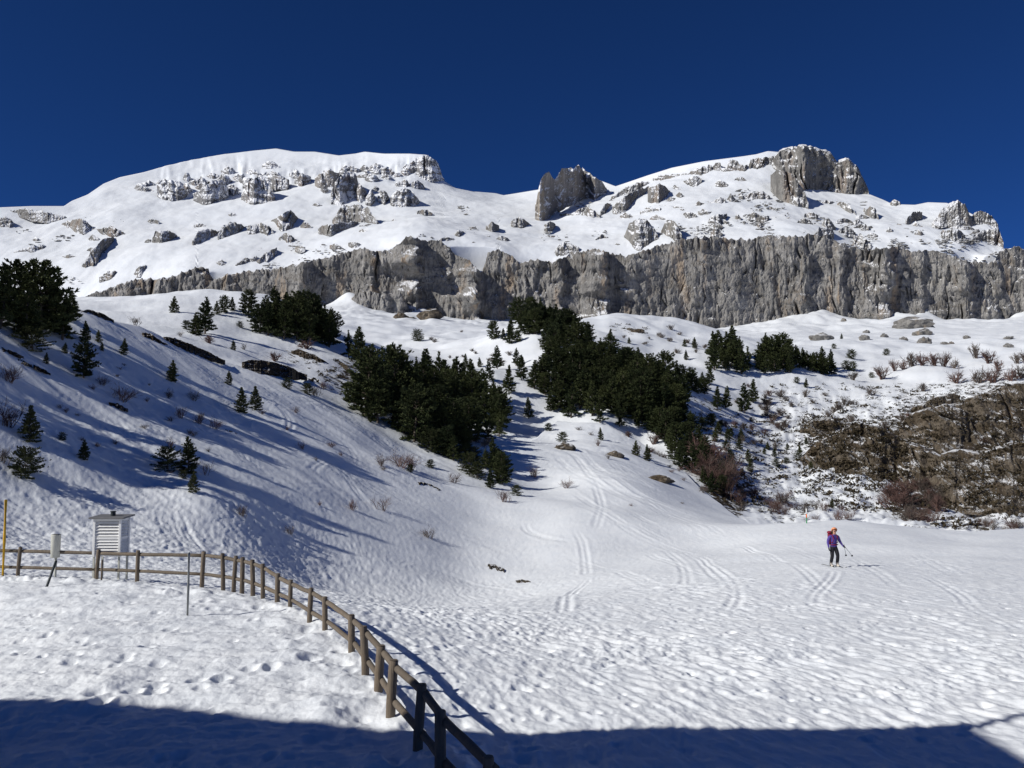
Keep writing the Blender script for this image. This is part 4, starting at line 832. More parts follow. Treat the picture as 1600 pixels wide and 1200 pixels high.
# single pines that can be told apart
for a in [
 (272,492,27,'young','small lone pine on the bright snow knoll, left of the pine group',2),
 (320,522,60,'cone','tall pine at the front of the group on the snow knoll',2),
 (306,524,36,'young','smaller pine against the left foot of the tall knoll pine',2),
 (291,514,14,'bush','small low pine left of the pine group on the knoll',2),
 (350,489,28,'wide','pine behind the tall knoll pine, on its right',2),
 (362,486,22,'young','small pine on the knoll next to the pine behind the tall one',2),
 (339,493,22,'young','small pine squeezed between the tall knoll pine and the ones behind',2),
 (388,495,40,'wide','round dark pine on the knoll just left of the dense clump',2),
 (365,546,16,'young','little pine on the snow between the knoll group and the brown bank',2),
 (375,510,9,'bush','low pine shrub on the knoll right of the pine group',2),
 (131,590,56,'wide','bushy dark pine standing alone below the big top-left pines',1),
 (134,535,36,'cone','thin pine just above the bushy lone hillside pine',1),
 (154,534,20,'young','small pine right of the thin pine on the upper hillside',1),
 (159,546,14,'young','smallest of the pines on the upper hillside, below its neighbour',1),
 (193,553,26,'young','small pine in the middle of the upper shaded hillside',1),
 (101,549,17,'young','little pine left of the bushy lone hillside pine',1),
 (72,566,18,'young','tiny pine on the shaded slope under the big pines',1),
 (268,594,34,'young','dark pine on the shaded slope below the long earth bank',1),
 (357,600,22,'young','small pine on the lit slope right of the long earth bank',1),
 (377,644,40,'young','left of two pines side by side on the middle hillside',1),
 (400,640,38,'young','right of two pines side by side on the middle hillside',1),
 (47,690,58,'young','dark conical pine on the lower left of the shaded hillside',1),
 (38,744,46,'bush','green bushy pine in sunlight low on the left hillside',1),
 (131,723,32,'young','small leaning young pine right of the sunlit bushy one',1),
 (294,736,58,'young','tallest pine of the small group above the fence corner',1),
 (262,734,36,'bush','spreading low pine left of the tallest in its small group',1),
 (302,771,32,'young','small pine below the small group above the fence corner',1),
 (286,748,12,'bush','tiny pine tuft between the small group and the pine below it',1),
 (97,691,12,'bush','tiny dark pine tuft right of the dark conical pine',1),
 (448,607,16,'bush','low sunlit pine shrub on the slope below the thick brown bank',1),
 (480,615,17,'bush','low pine shrub left of the leaning bushes at the wood edge',1),
 (560,572,60,'cone','tiered pine standing apart at the left end of the wood',2),
 (545,562,44,'tier','shorter pine touching the left side of the tiered pine',2),
 (578,580,42,'tier','pine on the right side of the tiered pine at the wood edge',2),
 (652,535,17,'bush','lone dark pine shrub on the open snow above the wood',2),
 (781,674,58,'lone','lone flat-crowned pine with a bare trunk at the wood\'s right end',None),
 (785,757,48,'wide','stout pine at the lower tip of the left wood beside the ski run',1),
 (772,735,50,'cone','dark pine right behind the stout pine at the wood tip',1),
 (700,716,48,'wide','yellowish round pine at the lower edge of the left wood',1),
 (674,707,34,'bush','low round pine left of the yellowish one at the wood edge',1),
 (673,728,13,'bush','tiny pine right of the big red bush on the open slope',1),
 (641,740,12,'bush','tiny pine at the foot of the big red bush',1),
 (807,775,16,'bush','tiny green pine on the shaded snow left of the ski run',1),
 (953,531,16,'young','small lone pine on the snow dome under the cliff',2),
 (983,538,11,'young','tiny pine right below the rock patch on the snow dome',2),
 (1086,548,18,'young','small pine with a shadow on the right of the snow dome',2),
 (1070,544,13,'young','spindly pine just left of the pine on the right of the dome',2),
 (1072,563,16,'young','small pine below the two on the right of the snow dome',2),
 (1106,557,11,'young','tiny pine at the right rim of the snow dome',2),
 (939,688,20,'young','small pine at the top of the ski run below the central wood',None),
 (993,712,24,'young','left of two small pines at the right edge of the ski run',None),
 (1012,721,26,'young','right of two small pines at the right edge of the ski run',None),
 (857,672,12,'bush','small dark bush-like pine at the top left of the ski run',None),
 (1330,560,14,'bush','round pine alone on the snow right of the right-hand wood',2),
 (1322,574,13,'bush','left of a touching pair of low pines right of the right-hand wood',2),
 (1331,575,14,'bush','right of a touching pair of low pines right of the right-hand wood',2),
 (1385,553,10,'bush','tiny round pine on the snow above the red shrubs',2),
 (1303,545,8,'bush','tiny pine above the round pine on the upper snow',2),
 (1315,531,9,'young','tiny upright pine beside the long flat boulder',2),
 (1362,584,8,'bush','tiny dark pine left of the first red shrub',2),
 (1259,608,15,'young','small pine on the snow below the right-hand wood',2),
 (1245,602,9,'bush','tiny pine left of the small pine below the right-hand wood',2),
 (1121,640,35,'cone','left of two dark pines standing on the snow below the right-hand wood',2),
 (1134,640,37,'cone','right of two dark pines standing on the snow below the right-hand wood',2),
 (1163,640,48,'cone','tall narrow pine right of the pair below the right-hand wood',2),
 (1177,626,38,'cone','pine leaning on the tall narrow one from the right',2),
 (1112,655,10,'bush','tiny round pine under the pair below the right-hand wood',2),
 (1300,799,16,'young','small pine above the skier near the crest of the field',2),
 (879,690,16,'bush','dark bush growing on the tan rock at the top of the ski run',None)]:
    x, y, h, k, lab, sf = a; pine(x, y, h, k, lab, None, sf)
def in_poly(x, y, P):
    c = False; j = len(P)-1
    for i in range(len(P)):
        if (P[i][1] > y) != (P[j][1] > y) and x < (P[j][0]-P[i][0])*(y-P[i][1])/(P[j][1]-P[i][1])+P[i][0]: c = not c
        j = i
    return c
def central_label(x, y):
    for test, where in ((y < 522, 'at the top tip of the central wood, against the cliff'), (x > 1000, 'in the right-hand tail of the central wood'), (y > 640, 'in the bottom row of the central wood above the ski run'), (x < 880, 'along the left side of the central wood'), (y < 580, 'in the upper middle of the central wood'), (True, 'in the dense lower middle of the central wood')):
        if test: return 'dark pine '+where, 'pines '+where
def left_label(x, y):
    for test, where in ((x < 610, 'at the left end of the left wood beside the earth banks'), (x > 725, 'at the right end of the left wood near the ski run'), (y > 672, 'in the front row of the left wood by the open slope'), (True, 'in the middle of the left wood')):
        if test: return 'dark pine '+where, 'pines '+where
def wood_stand(P, n, mind, hfun, kinds, label, group, surf, seed, wx=1.05):
    r = random.Random(seed); xs = [p[0] for p in P]; ys = [p[1] for p in P]; pts = []; tries = 0
    while len(pts) < n and tries < 9000:
        tries += 1; x = r.uniform(min(xs), max(xs)); y = r.uniform(min(ys), max(ys))
        if not in_poly(x, y, P): continue
        if any(((x-a)**2+((y-b)*1.8)**2) < mind**2 for a, b in pts): continue
        lb, gp = (label, group) if isinstance(label, str) else label(x, y)
        pts.append((x, y)); pine(x, y, hfun(x, y)*r.uniform(0.68, 1.22), r.choice(kinds), lb, gp, surf, wx)
wood_stand([(404,524),(430,528),(465,540),(498,548),(526,548),(522,520),(480,500),(430,500),(406,508)], 22, 15, lambda x, y: 40+(y-500)*0.35+12*math.exp(-((x-470)/45)**2), ('cone', 'tier', 'cone', 'wide'), 'dark pine in the dense round clump on top of the snow knoll', 'pines of the knoll clump', 2, 21, 1.15)
wood_stand([(566,650),(600,668),(640,690),(690,712),(705,700),(730,690),(780,690),(790,672),(740,655),(690,640),(620,628),(570,620)], 40, 18, lambda x, y: 84-0.12*(x-570)+(8 if x < 640 else 0), ('cone', 'wide', 'tier', 'wide'), left_label, None, None, 22)
wood_stand([(590,610),(640,600),(700,606),(760,622),(775,650),(720,640),(640,636),(580,630)], 16, 18, lambda x, y: 66, ('cone', 'tier'), 'dark pine along the back of the left wood, tops against the snow', 'pines at the back of the left wood', 2, 23)
wood_stand([(800,500),(830,494),(868,500),(895,530),(935,548),(975,570),(1010,590),(1040,600),(1066,632),(1060,655),(1026,680),(985,668),(930,655),(900,650),(860,645),(838,630),(845,590),(860,560),(840,535),(815,525)], 128, 11, lambda x, y: 34+0.10*(y-500), ('cone', 'wide', 'wide', 'tier'), central_label, None, 2, 24, 1.12)
wood_stand([(770,530),(800,520),(815,535),(790,545)], 6, 12, lambda x, y: 26, ('cone', 'wide'), 'small pine in the fringe left of the central wood\'s top', 'pines left of the central wood top', 2, 25)
for x, y, h in [(728,578,26),(750,572,16),(777,578,38),(806,566,28),(765,600,34),(795,618,44),(815,600,40),(835,612,46),(826,650,34),(815,570,20),(860,640,30)]:
    pine(x, y, h, 'cone' if h > 25 else 'young', 'pine scattered on the snow between the left wood and the central wood', 'pines between the two woods', 2)
wood_stand([(690,716),(730,702),(800,735),(802,765),(760,762)], 12, 12, lambda x, y: 34, ('cone', 'wide', 'bush'), 'pine on the shaded lower tip of the left wood', 'pines at the tip of the left wood', None, 32)
wood_stand([(1112,580),(1140,584),(1172,580),(1165,555),(1130,548),(1112,556)], 14, 11, lambda x, y: 42, ('cone', 'cone', 'tier'), 'dark pine in the tall left half of the right-hand wood', 'pines of the right-hand wood, left half', 2, 26, 1.15)
wood_stand([(1175,575),(1210,590),(1240,594),(1240,580),(1300,584),(1298,572),(1250,562),(1200,560)], 22, 11, lambda x, y: 30+12*math.exp(-((x-1215)/22)**2), ('cone', 'cone', 'wide'), 'dark pine in the lower right half of the right-hand wood', 'pines of the right-hand wood, right half', 2, 27, 0.95)
wood_stand([(1238,586),(1304,588),(1300,574),(1242,570)], 10, 9, lambda x, y: 27, ('cone', 'wide', 'tier'), 'low dark pine at the right end of the right-hand wood', 'pines at the right end of the right-hand wood', 2, 33, 1.1)
wood_stand([(1052,592),(1085,590),(1110,600),(1100,622),(1080,618),(1058,606)], 12, 10, lambda x, y: 24, ('cone', 'young', 'wide'), 'pine in the loose group between the central and right-hand woods', 'pines between the central and right-hand woods', 2, 28)
wood_stand([(1030,675),(1060,655),(1085,680),(1105,710),(1138,770),(1122,784),(1090,760),(1052,722)], 24, 11, lambda x, y: 38, ('wide', 'cone'), 'dark pine in the shaded thicket at the foot of the central ridge', 'pines in the shaded thicket', 2, 29)
wood_stand([(1060,640),(1110,660),(1160,690),(1180,740),(1150,740),(1110,690),(1065,668)], 18, 15, lambda x, y: 18, ('bush', 'young', 'wide'), 'low dark pine on the shaded snowy side of the central ridge', 'low pines on the shaded ridge side', 2, 30)
wood_stand([(1190,700),(1260,690),(1290,735),(1250,745),(1200,735)], 12, 15, lambda x, y: 13, ('bush', 'young'), 'low pine on the patchy snow left of the brown crag', 'low pines left of the brown crag', 2, 31)
# big pines at the top left, and the ones out of frame that throw the long shadows down the slope
for x, y, h, k, lab in [(62,520,112,'wide','tallest dark pine of the big group at the left edge'),(22,500,92,'wide','broad pine at the back of the big left-edge group'),(98,530,72,'tier','rightmost pine of the big left-edge group, thin trunk showing'),
 (0,515,96,'cone','pine cut by the left picture edge in the big group'),(40,530,80,'cone','pine at the front middle of the big left-edge group'),(82,518,88,'cone','pine just right of the tallest in the big left-edge group'),(50,545,36,'bush','low bushy pine under the big left-edge group'),(108,506,52,'cone','slim pine whose tip rises right of the big left-edge group'),(-40,520,95,'wide','pine just outside the left picture edge')]:
    pine(x, y, h, k, lab, 'big pines at the left edge', 1, 1.25)
for i, (q, Y, h) in enumerate([(-0.63,50,4.6),(-0.71,53,5.0),(-0.80,46,5.5),(-0.70,61,5.0),(-0.92,47,6.0),(-0.67,68,5.0)]):
    X = q*Y; Z = gz(X, Y); pine(0, 0, h*F/Y, 'cone', 'dark pine on the hillside beyond the left picture edge', 'pines beyond the left picture edge', at=(X, Y, Z), wx=0.9)

# ------------------------------------------------------------------ bare bushes
def bush_mesh(seed, H=2.0, stems=9, spread=0.8, fine=3, tk=1.0):
    r = random.Random(seed); V, Fc = [], []
    def seg(p, q, a, b):
        d = (q-p).normalized(); s = d.cross(Vector((0.3, 0.2, 1))).normalized(); t = d.cross(s); i = len(V)
        for c, rad in ((p, a), (q, b)):
            for k in range(3): V.append(c+(s*math.cos(2.094*k)+t*math.sin(2.094*k))*rad)
        for k in range(3): Fc.append((i+k, i+(k+1) % 3, i+3+(k+1) % 3, i+3+k))
    def grow(p, d, L, rad, lev):
        q = p+d*L; seg(p, q, rad, rad*0.65)
        if lev == 0: return
        for k in range(r.randint(2, 4)):
            f = r.uniform(0.35, 1.0); nd = (d+Vector((r.gauss(0, 0.5), r.gauss(0, 0.5), r.gauss(0.12, 0.35)))).normalized()
            grow(p+d*L*f, nd, L*r.uniform(0.5, 0.85), rad*0.55, lev-1)
    for k in range(stems):
        a = r.uniform(0, 6.28); d = Vector((math.cos(a)*spread*r.random(), math.sin(a)*spread*r.random(), 1)).normalized()
        grow(Vector((r.gauss(0, 0.12), r.gauss(0, 0.12), -0.2)), d, H*r.uniform(0.30, 0.46), 0.022*H*0.5*tk, fine)
    me = bpy.data.meshes.new('bare_bush'); me.from_pydata([v[:] for v in V], [], Fc); me.update(); return me
BUSH = [bush_mesh(s, 2.0, 11, sp, 3, 1.25) for s, sp in ((1, 0.9), (2, 0.6), (3, 1.2), (4, 0.8))]
BUSH_F = [bush_mesh(s, 2.0, 12, sp, 3, 2.6) for s, sp in ((21, 1.0), (22, 0.8))]; BUSH_FG = [m.copy() for m in BUSH_F]
BUSH_G = [m.copy() for m in BUSH]; BUSH_T = [bush_mesh(9, 2.0, 5, 0.7), bush_mesh(10, 2.0, 4, 0.5)]
for m in BUSH+BUSH_T+BUSH_F: m.materials.append(M_TWIG)
for m in BUSH_G+BUSH_FG: m.materials.append(M_TWIG2)
def bush(x, y, h, label, group=None, kind='r', surf=None, wx=1.0):
    p = place(x, y, surf)
    if p is None: return
    X, Y, Z = p; me = rt.choice({'r': BUSH_F if Y > 125 else BUSH, 'g': BUSH_FG if Y > 160 else BUSH_G, 't': BUSH_T}[kind]); s = h*Y/F/2.0
    o = link('bare_bush', me, None, None, (X, Y, Z-0.05)); o.scale = (s*wx, s*wx, s); o.rotation_euler = (0, 0, rt.uniform(0, 6.28)); tag(o, label, 'bush', group)
for x, y, h, lab, k, wx in [
 (600,796,42,'small reddish tree-like bush with a short trunk on the open slope','t',1.0),(550,795,26,'reddish bush left of the tree-like one','r',0.9),(627,733,36,'large red bush on the slope below the left wood','r',1.3),(643,735,30,'right half of the large red bush below the left wood','r',1.2),(597,729,26,'smaller red bush just left of the large red bush','r',1.1),
 (708,756,26,'round red bush right of the large one on the lit slope','r',1.0),(741,741,24,'red bush below the tip of the left wood','r',1.0),(788,787,32,'upright red bush at the left side of the ski run','r',0.9),(671,839,26,'thin bare bush near the bottom of the open slope','g',1.0),
 (190,626,38,'dark reddish bush in the middle of the shaded hillside','r',1.3),(160,602,26,'bare bush left of the dark reddish hillside bush','r',0.9),(281,656,30,'upright bare bush in the row on the shaded slope, leftmost','r',0.9),(312,665,26,'bare bush in the middle of the row on the shaded slope','r',1.1),(335,672,26,'bare bush at the right end of the row on the shaded slope','r',1.0),
 (15,597,44,'dark bare bush at the left picture edge, upper','r',1.2),(10,668,56,'tall reddish bush at the left picture edge','r',1.1),(4,722,40,'pale bare bush at the left edge beside the sunlit pine','g',1.1),(303,628,26,'bare bush above the row on the shaded slope','g',0.9),(262,622,22,'faint thin bush left of the one above the row','g',0.9),
 (320,740,40,'thin bare sapling bush right of the tallest pine of the small group','t',0.8),(268,700,24,'pale bush behind the small group of pines','r',0.9),(379,807,30,'bare dark bush on the slope above the fence','g',0.9),(454,834,24,'thin bare bush on the slope right of the one above the fence','g',0.8),
 (212,509,20,'grey bare bush on the bright knoll behind the hillside crest','g',1.2),(282,529,14,'grey bush on the knoll crest left of the pine group','g',0.9),(327,537,20,'reddish bush just below the pine group on the knoll','r',1.3),(381,545,16,'thin bare bush beside the little pine on the knoll','g',0.8),
 (473,703,18,'dark bush on the lit slope left of the pair of ski tracks','r',1.0),(517,700,14,'low bush between the dark bush and the big red bush','r',1.3),(462,645,18,'pale pinkish bush on the lit upper slope','r',0.8),(430,560,22,'reddish bush on top of the thick brown bank','r',1.2),(478,548,22,'reddish bush under the right end of the knoll clump','r',1.5),
 (505,605,18,'reddish bush at the wood edge above the slope','r',1.4),(492,618,26,'dark bush on the rim of the hillside left of the wood','g',1.0),(738,545,8,'tiny bush on the open snow above the left wood','g',1.2),
 (885,763,22,'dark red bush in the shadow left of the ski run','r',1.1),(835,745,26,'dark bush in the tree shadow beside the ski run','r',1.0),(935,697,16,'pale bush at the head of the ski run','r',1.1),(905,673,10,'low bush left of the small pine at the run head','g',1.6),(924,681,10,'low bush just left of the small pine at the run head','g',1.2),
 (951,717,14,'thin bush on the ski run below its head','g',0.9),(986,790,8,'tiny red bush on the smooth lower run','r',1.2),(1066,786,6,'tiny bush on the lower run right of the tracks','g',1.2),(982,683,14,'reddish bush under the central wood','r',1.3),(1022,693,26,'reddish bush at the ridge beside the two small pines','r',1.0)]:
    bush(x, y, h, lab, None, k, None, wx)
rb = random.Random(44)
for x, y in [(1378,590),(1398,580),(1412,578),(1425,577),(1440,577),(1460,573),(1475,571),(1492,572),(1525,559),(1545,566),(1560,580),(1590,570),(1495,600),(1530,597),(1552,595),(1580,592),(1595,588),(1605,575),(1620,572)]:
    bush(x, y, rb.uniform(24, 42), 'reddish bare shrub in the band across the snow on the right', 'red shrubs in the band on the right', 'r' if rb.random() < 0.65 else 'g', 2, rb.uniform(0.65, 1.0))
for x, y, lab in [(1442,610,'grey fan-shaped bush on the snow above the brown crag'),(1360,622,'grey round bush with a shadow left of the fan-shaped one'),(1220,618,'thin grey bush left of the curving line of low growth'),(1333,595,'tiny thin bush below the pair of low pines')]:
    bush(x, y, 20, lab, None, 'g', 2, 1.2)
def scatter_bush(P, n, h0, h1, label, group, kinds, seed, surf=2, wx=(0.9, 1.5)):
    r = random.Random(seed); xs = [p[0] for p in P]; ys = [p[1] for p in P]; k = 0
    while k < n:
        x = r.uniform(min(xs), max(xs)); y = r.uniform(min(ys), max(ys))
        if in_poly(x, y, P): bush(x, y, r.uniform(h0, h1), label, group, r.choice(kinds), surf, r.uniform(*wx)); k += 1
scatter_bush([(1060,700),(1110,705),(1140,730),(1140,780),(1110,770)], 16, 36, 62, 'tall reddish bare bush in the thicket at the foot of the central ridge', 'bushes of the shaded thicket', 'rrg', 61)
scatter_bush([(1380,790),(1400,775),(1440,765),(1465,790),(1480,815),(1440,822),(1385,815)], 22, 26, 46, 'dark bare bush in the thicket under the brown crag', 'bushes under the brown crag', 'grr', 62)
scatter_bush([(1150,770),(1200,770),(1260,795),(1330,800),(1340,815),(1200,818),(1160,800)], 24, 14, 30, 'bare bush along the hollow behind the crest of the field', 'bushes behind the field crest', 'rgr', 63)
scatter_bush([(1180,620),(1330,620),(1340,660),(1200,680)], 26, 10, 20, 'thin grey bush on the patchy snow above the brown crag', 'grey bushes on patchy snow', 'gg', 64)
scatter_bush([(1100,600),(1200,600),(1230,700),(1130,700)], 22, 9, 18, 'low bare bush among the pines right of the central ridge', 'low bushes right of the central ridge', 'rg', 65)
scatter_bush([(1500,815),(1600,800),(1600,835),(1520,835)], 12, 14, 26, 'bare bush at the foot of the brown crag near the right edge', 'bushes at the right edge', 'rg', 66)
scatter_bush([(660,520),(760,510),(800,560),(720,600),(660,560)], 14, 6, 12, 'tiny bush on the open snow between cliff and woods', 'tiny bushes on the open snow', 'gg', 67)
scatter_bush([(930,540),(1050,510),(1110,540),(1080,590),(1000,580)], 20, 6, 13, 'tiny grey bush on the snow dome below the cliff', 'tiny bushes on the snow dome', 'gg', 68)
scatter_bush([(700,690),(760,690),(790,730),(740,720)], 10, 14, 28, 'dark bush under the pines at the tip of the left wood', 'bushes at the tip of the left wood', 'rg', 69, None)
scatter_bush([(1000,690),(1060,730),(1130,790),(1120,792),(1050,745),(995,705)], 16, 8, 16, 'low bush along the right rim of the ski run', 'bushes on the rim of the ski run', 'rg', 70, None)
scatter_bush([(60,600),(200,560),(420,640),(560,690),(640,760),(700,850),(520,850),(330,770),(120,690)], 30, 7, 15, 'tiny bare bush poking through the snow of the near hillside', 'tiny bushes on the near hillside', 'rg', 71, 1)
scatter_bush([(1290,650),(1400,640),(1480,630),(1600,600),(1600,790),(1480,785),(1380,735)], 34, 9, 20, 'low brown bush growing on the brown crag', 'bushes on the brown crag', 'rg', 72, 2)
# low heather and turf showing through the patchy snow: too fine to count
dgr = bpy.context.evaluated_depsgraph_get(); dgr.update()
def on_surface(x, y):
    u, v = (x-800)/F, (600-y)/F; d = Vector((u, CP-v*SP, SP+v*CP)).normalized()
    ok, p, nrm, idx, ob, mt = scene.ray_cast(dgr, Vector((0, 0, ZC)), d)
    return p if ok and ob.name.startswith(('rock_face', 'mountain_slope')) else None
def build_scrub():
    r = random.Random(9); V, Fc = [], []
    zones = [((1100,650,1340,800), 330), ((1200,600,1420,690), 190), ((1260,650,1600,800), 760), ((1240,650,1420,760), 160), ((1400,600,1600,660), 160), ((1040,640,1180,790), 170), ((470,560,600,640), 110), ((1460,800,1600,840), 80), ((600,650,790,730), 70), ((950,505,1010,525), 12)]
    for (x0, y0, x1, y1), n in zones:
        for k in range(n):
            x, y = r.uniform(x0, x1), r.uniform(y0, y1)
            h = on_surface(x, y)
            if h is None or h[1] > 320: continue
            X, Y, Z = h; s = r.choice((0.25, 0.35, 0.5, 0.7))
            ex = r.uniform(1.0, 2.4)
            for b in range(16):
                c = Vector((X+r.gauss(0, s*0.55)*ex, Y+r.gauss(0, s*0.5), Z+abs(r.gauss(0.1, s*0.25)))); d = Vector((r.gauss(0, 1), r.gauss(0, 1), r.gauss(0.5, 0.7))).normalized()*s*0.55; w = d.cross(Vector((r.gauss(0, 1), r.gauss(0, 1), r.gauss(0, 1)))).normalized()*s*0.22
                i = len(V); V.extend([c-w, c+w, c+d+w*0.4, c+d-w*0.4]); Fc.append((i, i+1, i+2, i+3))
    me = bpy.data.meshes.new('heather_scrub'); me.from_pydata([v[:] for v in V], [], Fc); me.update()
    o = link('heather_scrub', me, M_SCRUB); tag(o, 'low dark heather and turf showing through patchy snow', 'scrub', kind='stuff')
build_scrub()

# ------------------------------------------------------------------ fence
M_YEL = plain('yellow_paint', (0.62, 0.36, 0.02), 0.5); M_WHITE = plain('white_paint', (0.78, 0.78, 0.77), 0.55, 0.05); M_GREYM = plain('grey_metal', (0.22, 0.23, 0.23), 0.5, 0.2, 8, 0.5, 0.3)
M_PALE = plain('pale_grey_plastic', (0.50, 0.50, 0.45), 0.6, 0.08); M_DARK = plain('dark_painted_metal', (0.03, 0.04, 0.045), 0.5); M_ROOFG = plain('grey_roof_sheet', (0.16, 0.16, 0.165), 0.6)
def fpt(x, y):
    u = (x-800)/F; v = (600-y)/F; Y = -ZC*(CP-v*SP)/(SP+v*CP); return (u*Y/(CP-v*SP), Y)
POSTS = [(27,905,49),(150,908,48),(214,911,50),(315,918,55),(349,922,56),(364.5,925,55),(378,928,56),(395.5,933,57),(411,939,57),(433,947,50),(453,956,49),(483,980,59),(508,994,60),(549.5,1031,68),(572,1066,85),(590,1094,83),(609,1135,100),(651,1191,117),(688,1238,122),(766,1330,140)]
fence = empty('wooden_fence', (-6, 20, 0)); tag(fence, 'round-post wooden rail fence curving from the left edge to the foreground', 'fence')
finv = Matrix.Translation((-6, 20, 0)).inverted()
tops, mids = [], []
rf = random.Random(3)
for i, (x, y, hp) in enumerate([(-130,900,48),(-50,902,48)]+POSTS):
    X, Y = fpt(x, y); zg = gz(X, Y); zb = 0.0; h = hp*Y/F; R = 0.066 if i > 14 else 0.060
    tx, ty = rf.gauss(0, 0.03), rf.gauss(0, 0.03); R *= rf.uniform(0.9, 1.12)
    if 17 <= i <= 18: tx = 0.05
    bm = bmesh.new(); add_tube(bm, [(0, 0, -0.45), (tx*0.3, ty*0.3, h*0.35), (tx*0.8, ty*0.8, h*0.8), (tx, ty, h-0.012), (tx, ty, h)], [R*1.02, R, R*0.99, R*0.97, R*0.86], 12)
    o = link('post', bm_mesh('post', bm, False), M_POST, fence, (X, Y, zb)); o.matrix_parent_inverse = finv
    for p in o.data.polygons: p.use_smooth = len(p.vertices) == 4
    tops.append(Vector((X+tx*0.8, Y+ty*0.8, zb+h-0.13))); mids.append(Vector((X+tx*0.3, Y+ty*0.3, zb+h*0.36)))
for lst, R in ((tops, 0.054), (mids, 0.050)):
    for a, b in zip(lst[:-1], lst[1:]):
        d = (b-a).normalized(); side = Vector((d.y, -d.x, 0)).normalized()
        if side.y < 0: side = -side
        off = side*0.055; n = 5; pts = [Vector((0, 0, 0))]+[(b-a)*(k/n) for k in range(1, n)]+[b-a]
        pts = [p-d*0.05 if k == 0 else (p+d*0.05 if k == n else p+Vector((0, 0, rf.gauss(0, 0.004)))) for k, p in enumerate(pts)]
        bm = bmesh.new(); add_tube(bm, pts, [R*(1+rf.gauss(0, 0.03)) for _ in pts], 10)
        o = link('rail', bm_mesh('rail', bm, True), M_RAIL, fence, a+off); o.matrix_parent_inverse = finv

# ------------------------------------------------------------------ weather station things inside the fence
def pole(name, x, y, hpx, R, mat, label, cat, bands=None):
    X, Y = fpt(x, y); bm = bmesh.new(); h = hpx*Y/F; add_tube(bm, [(0, 0, -0.4), (0.004, 0, h*0.5), (0.0, 0, h-0.02), (0, 0, h)], [R, R, R, R*0.7], 10)
    return tag(link(name, bm_mesh(name, bm, True), mat, None, (X, Y, 0)), label, cat)
pole('marker_pole', 4, 905, 122, 0.045, M_YEL, 'tall yellow pole at the left picture edge beside the fence', 'pole')
pole('thin_post', 292.5, 971, 105, 0.032, M_GREYM, 'thin grey post standing alone inside the fenced plot', 'post')
X, Y = fpt(86, 906); g = empty('rain_gauge', (X, Y, 0)); tag(g, 'pale cylindrical rain gauge on a thin pale post by the fence', 'rain gauge'); k = Y/F
bm = bmesh.new(); add_tube(bm, [(0, 0, -0.3), (0, 0, 34*k)], 0.038, 10); link('gauge_post', bm_mesh('gauge_post', bm, True), M_PALE, g)
bm = bmesh.new(); add_tube(bm, [(-0.01, -0.02, 34*k), (-0.01, -0.02, 34.6*k), (-0.01, -0.02, 68*k), (-0.01, -0.02, 69.5*k), (-0.01, -0.02, 69.5*k), (-0.01, -0.02, 66*k)], [0.115, 0.14, 0.145, 0.145, 0.125, 0.12], 20); link('gauge_cylinder', bm_mesh('gauge_cylinder', bm, True), M_PALE, g)
X, Y = fpt(70, 925); kk = Y/F; bm = bmesh.new(); add_tube(bm, [(-4*kk, 0, -0.3), (0, 0, 0), (13*kk, 0.1, 47*kk)], 0.036, 8); tag(link('leaning_post', bm_mesh('leaning_post', bm, True), M_DARK, None, (X, Y, 0)), 'dark post leaning in the snow in front of the rain gauge', 'post')
# louvred screen
X, Y = fpt(172, 905); sc = empty('weather_screen', (X, Y, 0), math.radians(1)); tag(sc, 'white louvred weather screen box on legs behind the fence rails', 'weather screen'); k = Y/F
hw, hd, z0, z1 = 20*k, 16*k, 36*k, 94*k
def part(name, bm, mat, parent, smooth=False): return link(name, bm_mesh(name, bm, smooth), mat, parent)
for sx in (-1, 1):
    for sy in (-1, 1):
        bm = bmesh.new(); add_box(bm, (sx*(hw-0.02), sy*(hd-0.02), z0/2-0.15), (0.055, 0.055, z0+0.3)); part('leg', bm, M_PALE, sc)
        bm = bmesh.new(); add_box(bm, (sx*(hw-0.01), sy*(hd-0.01), (z0+z1)/2), (0.075, 0.075, z1-z0), bevel=0.006); part('corner_post', bm, M_WHITE, sc)
bm = bmesh.new(); add_box(bm, (0, 0, z0+0.03), (2*hw-0.08, 2*hd-0.08, 0.05)); part('floor_board', bm, M_WHITE, sc)
bm = bmesh.new(); add_box(bm, (0, 0, (z0+z1)/2), (2*hw-0.24, 2*hd-0.24, z1-z0-0.12)); part('inner_box', bm, plain('slat_gap_shade', (0.25, 0.25, 0.26), 0.7), sc)  # box coloured grey to stand for the shade between the slats
fr = {}
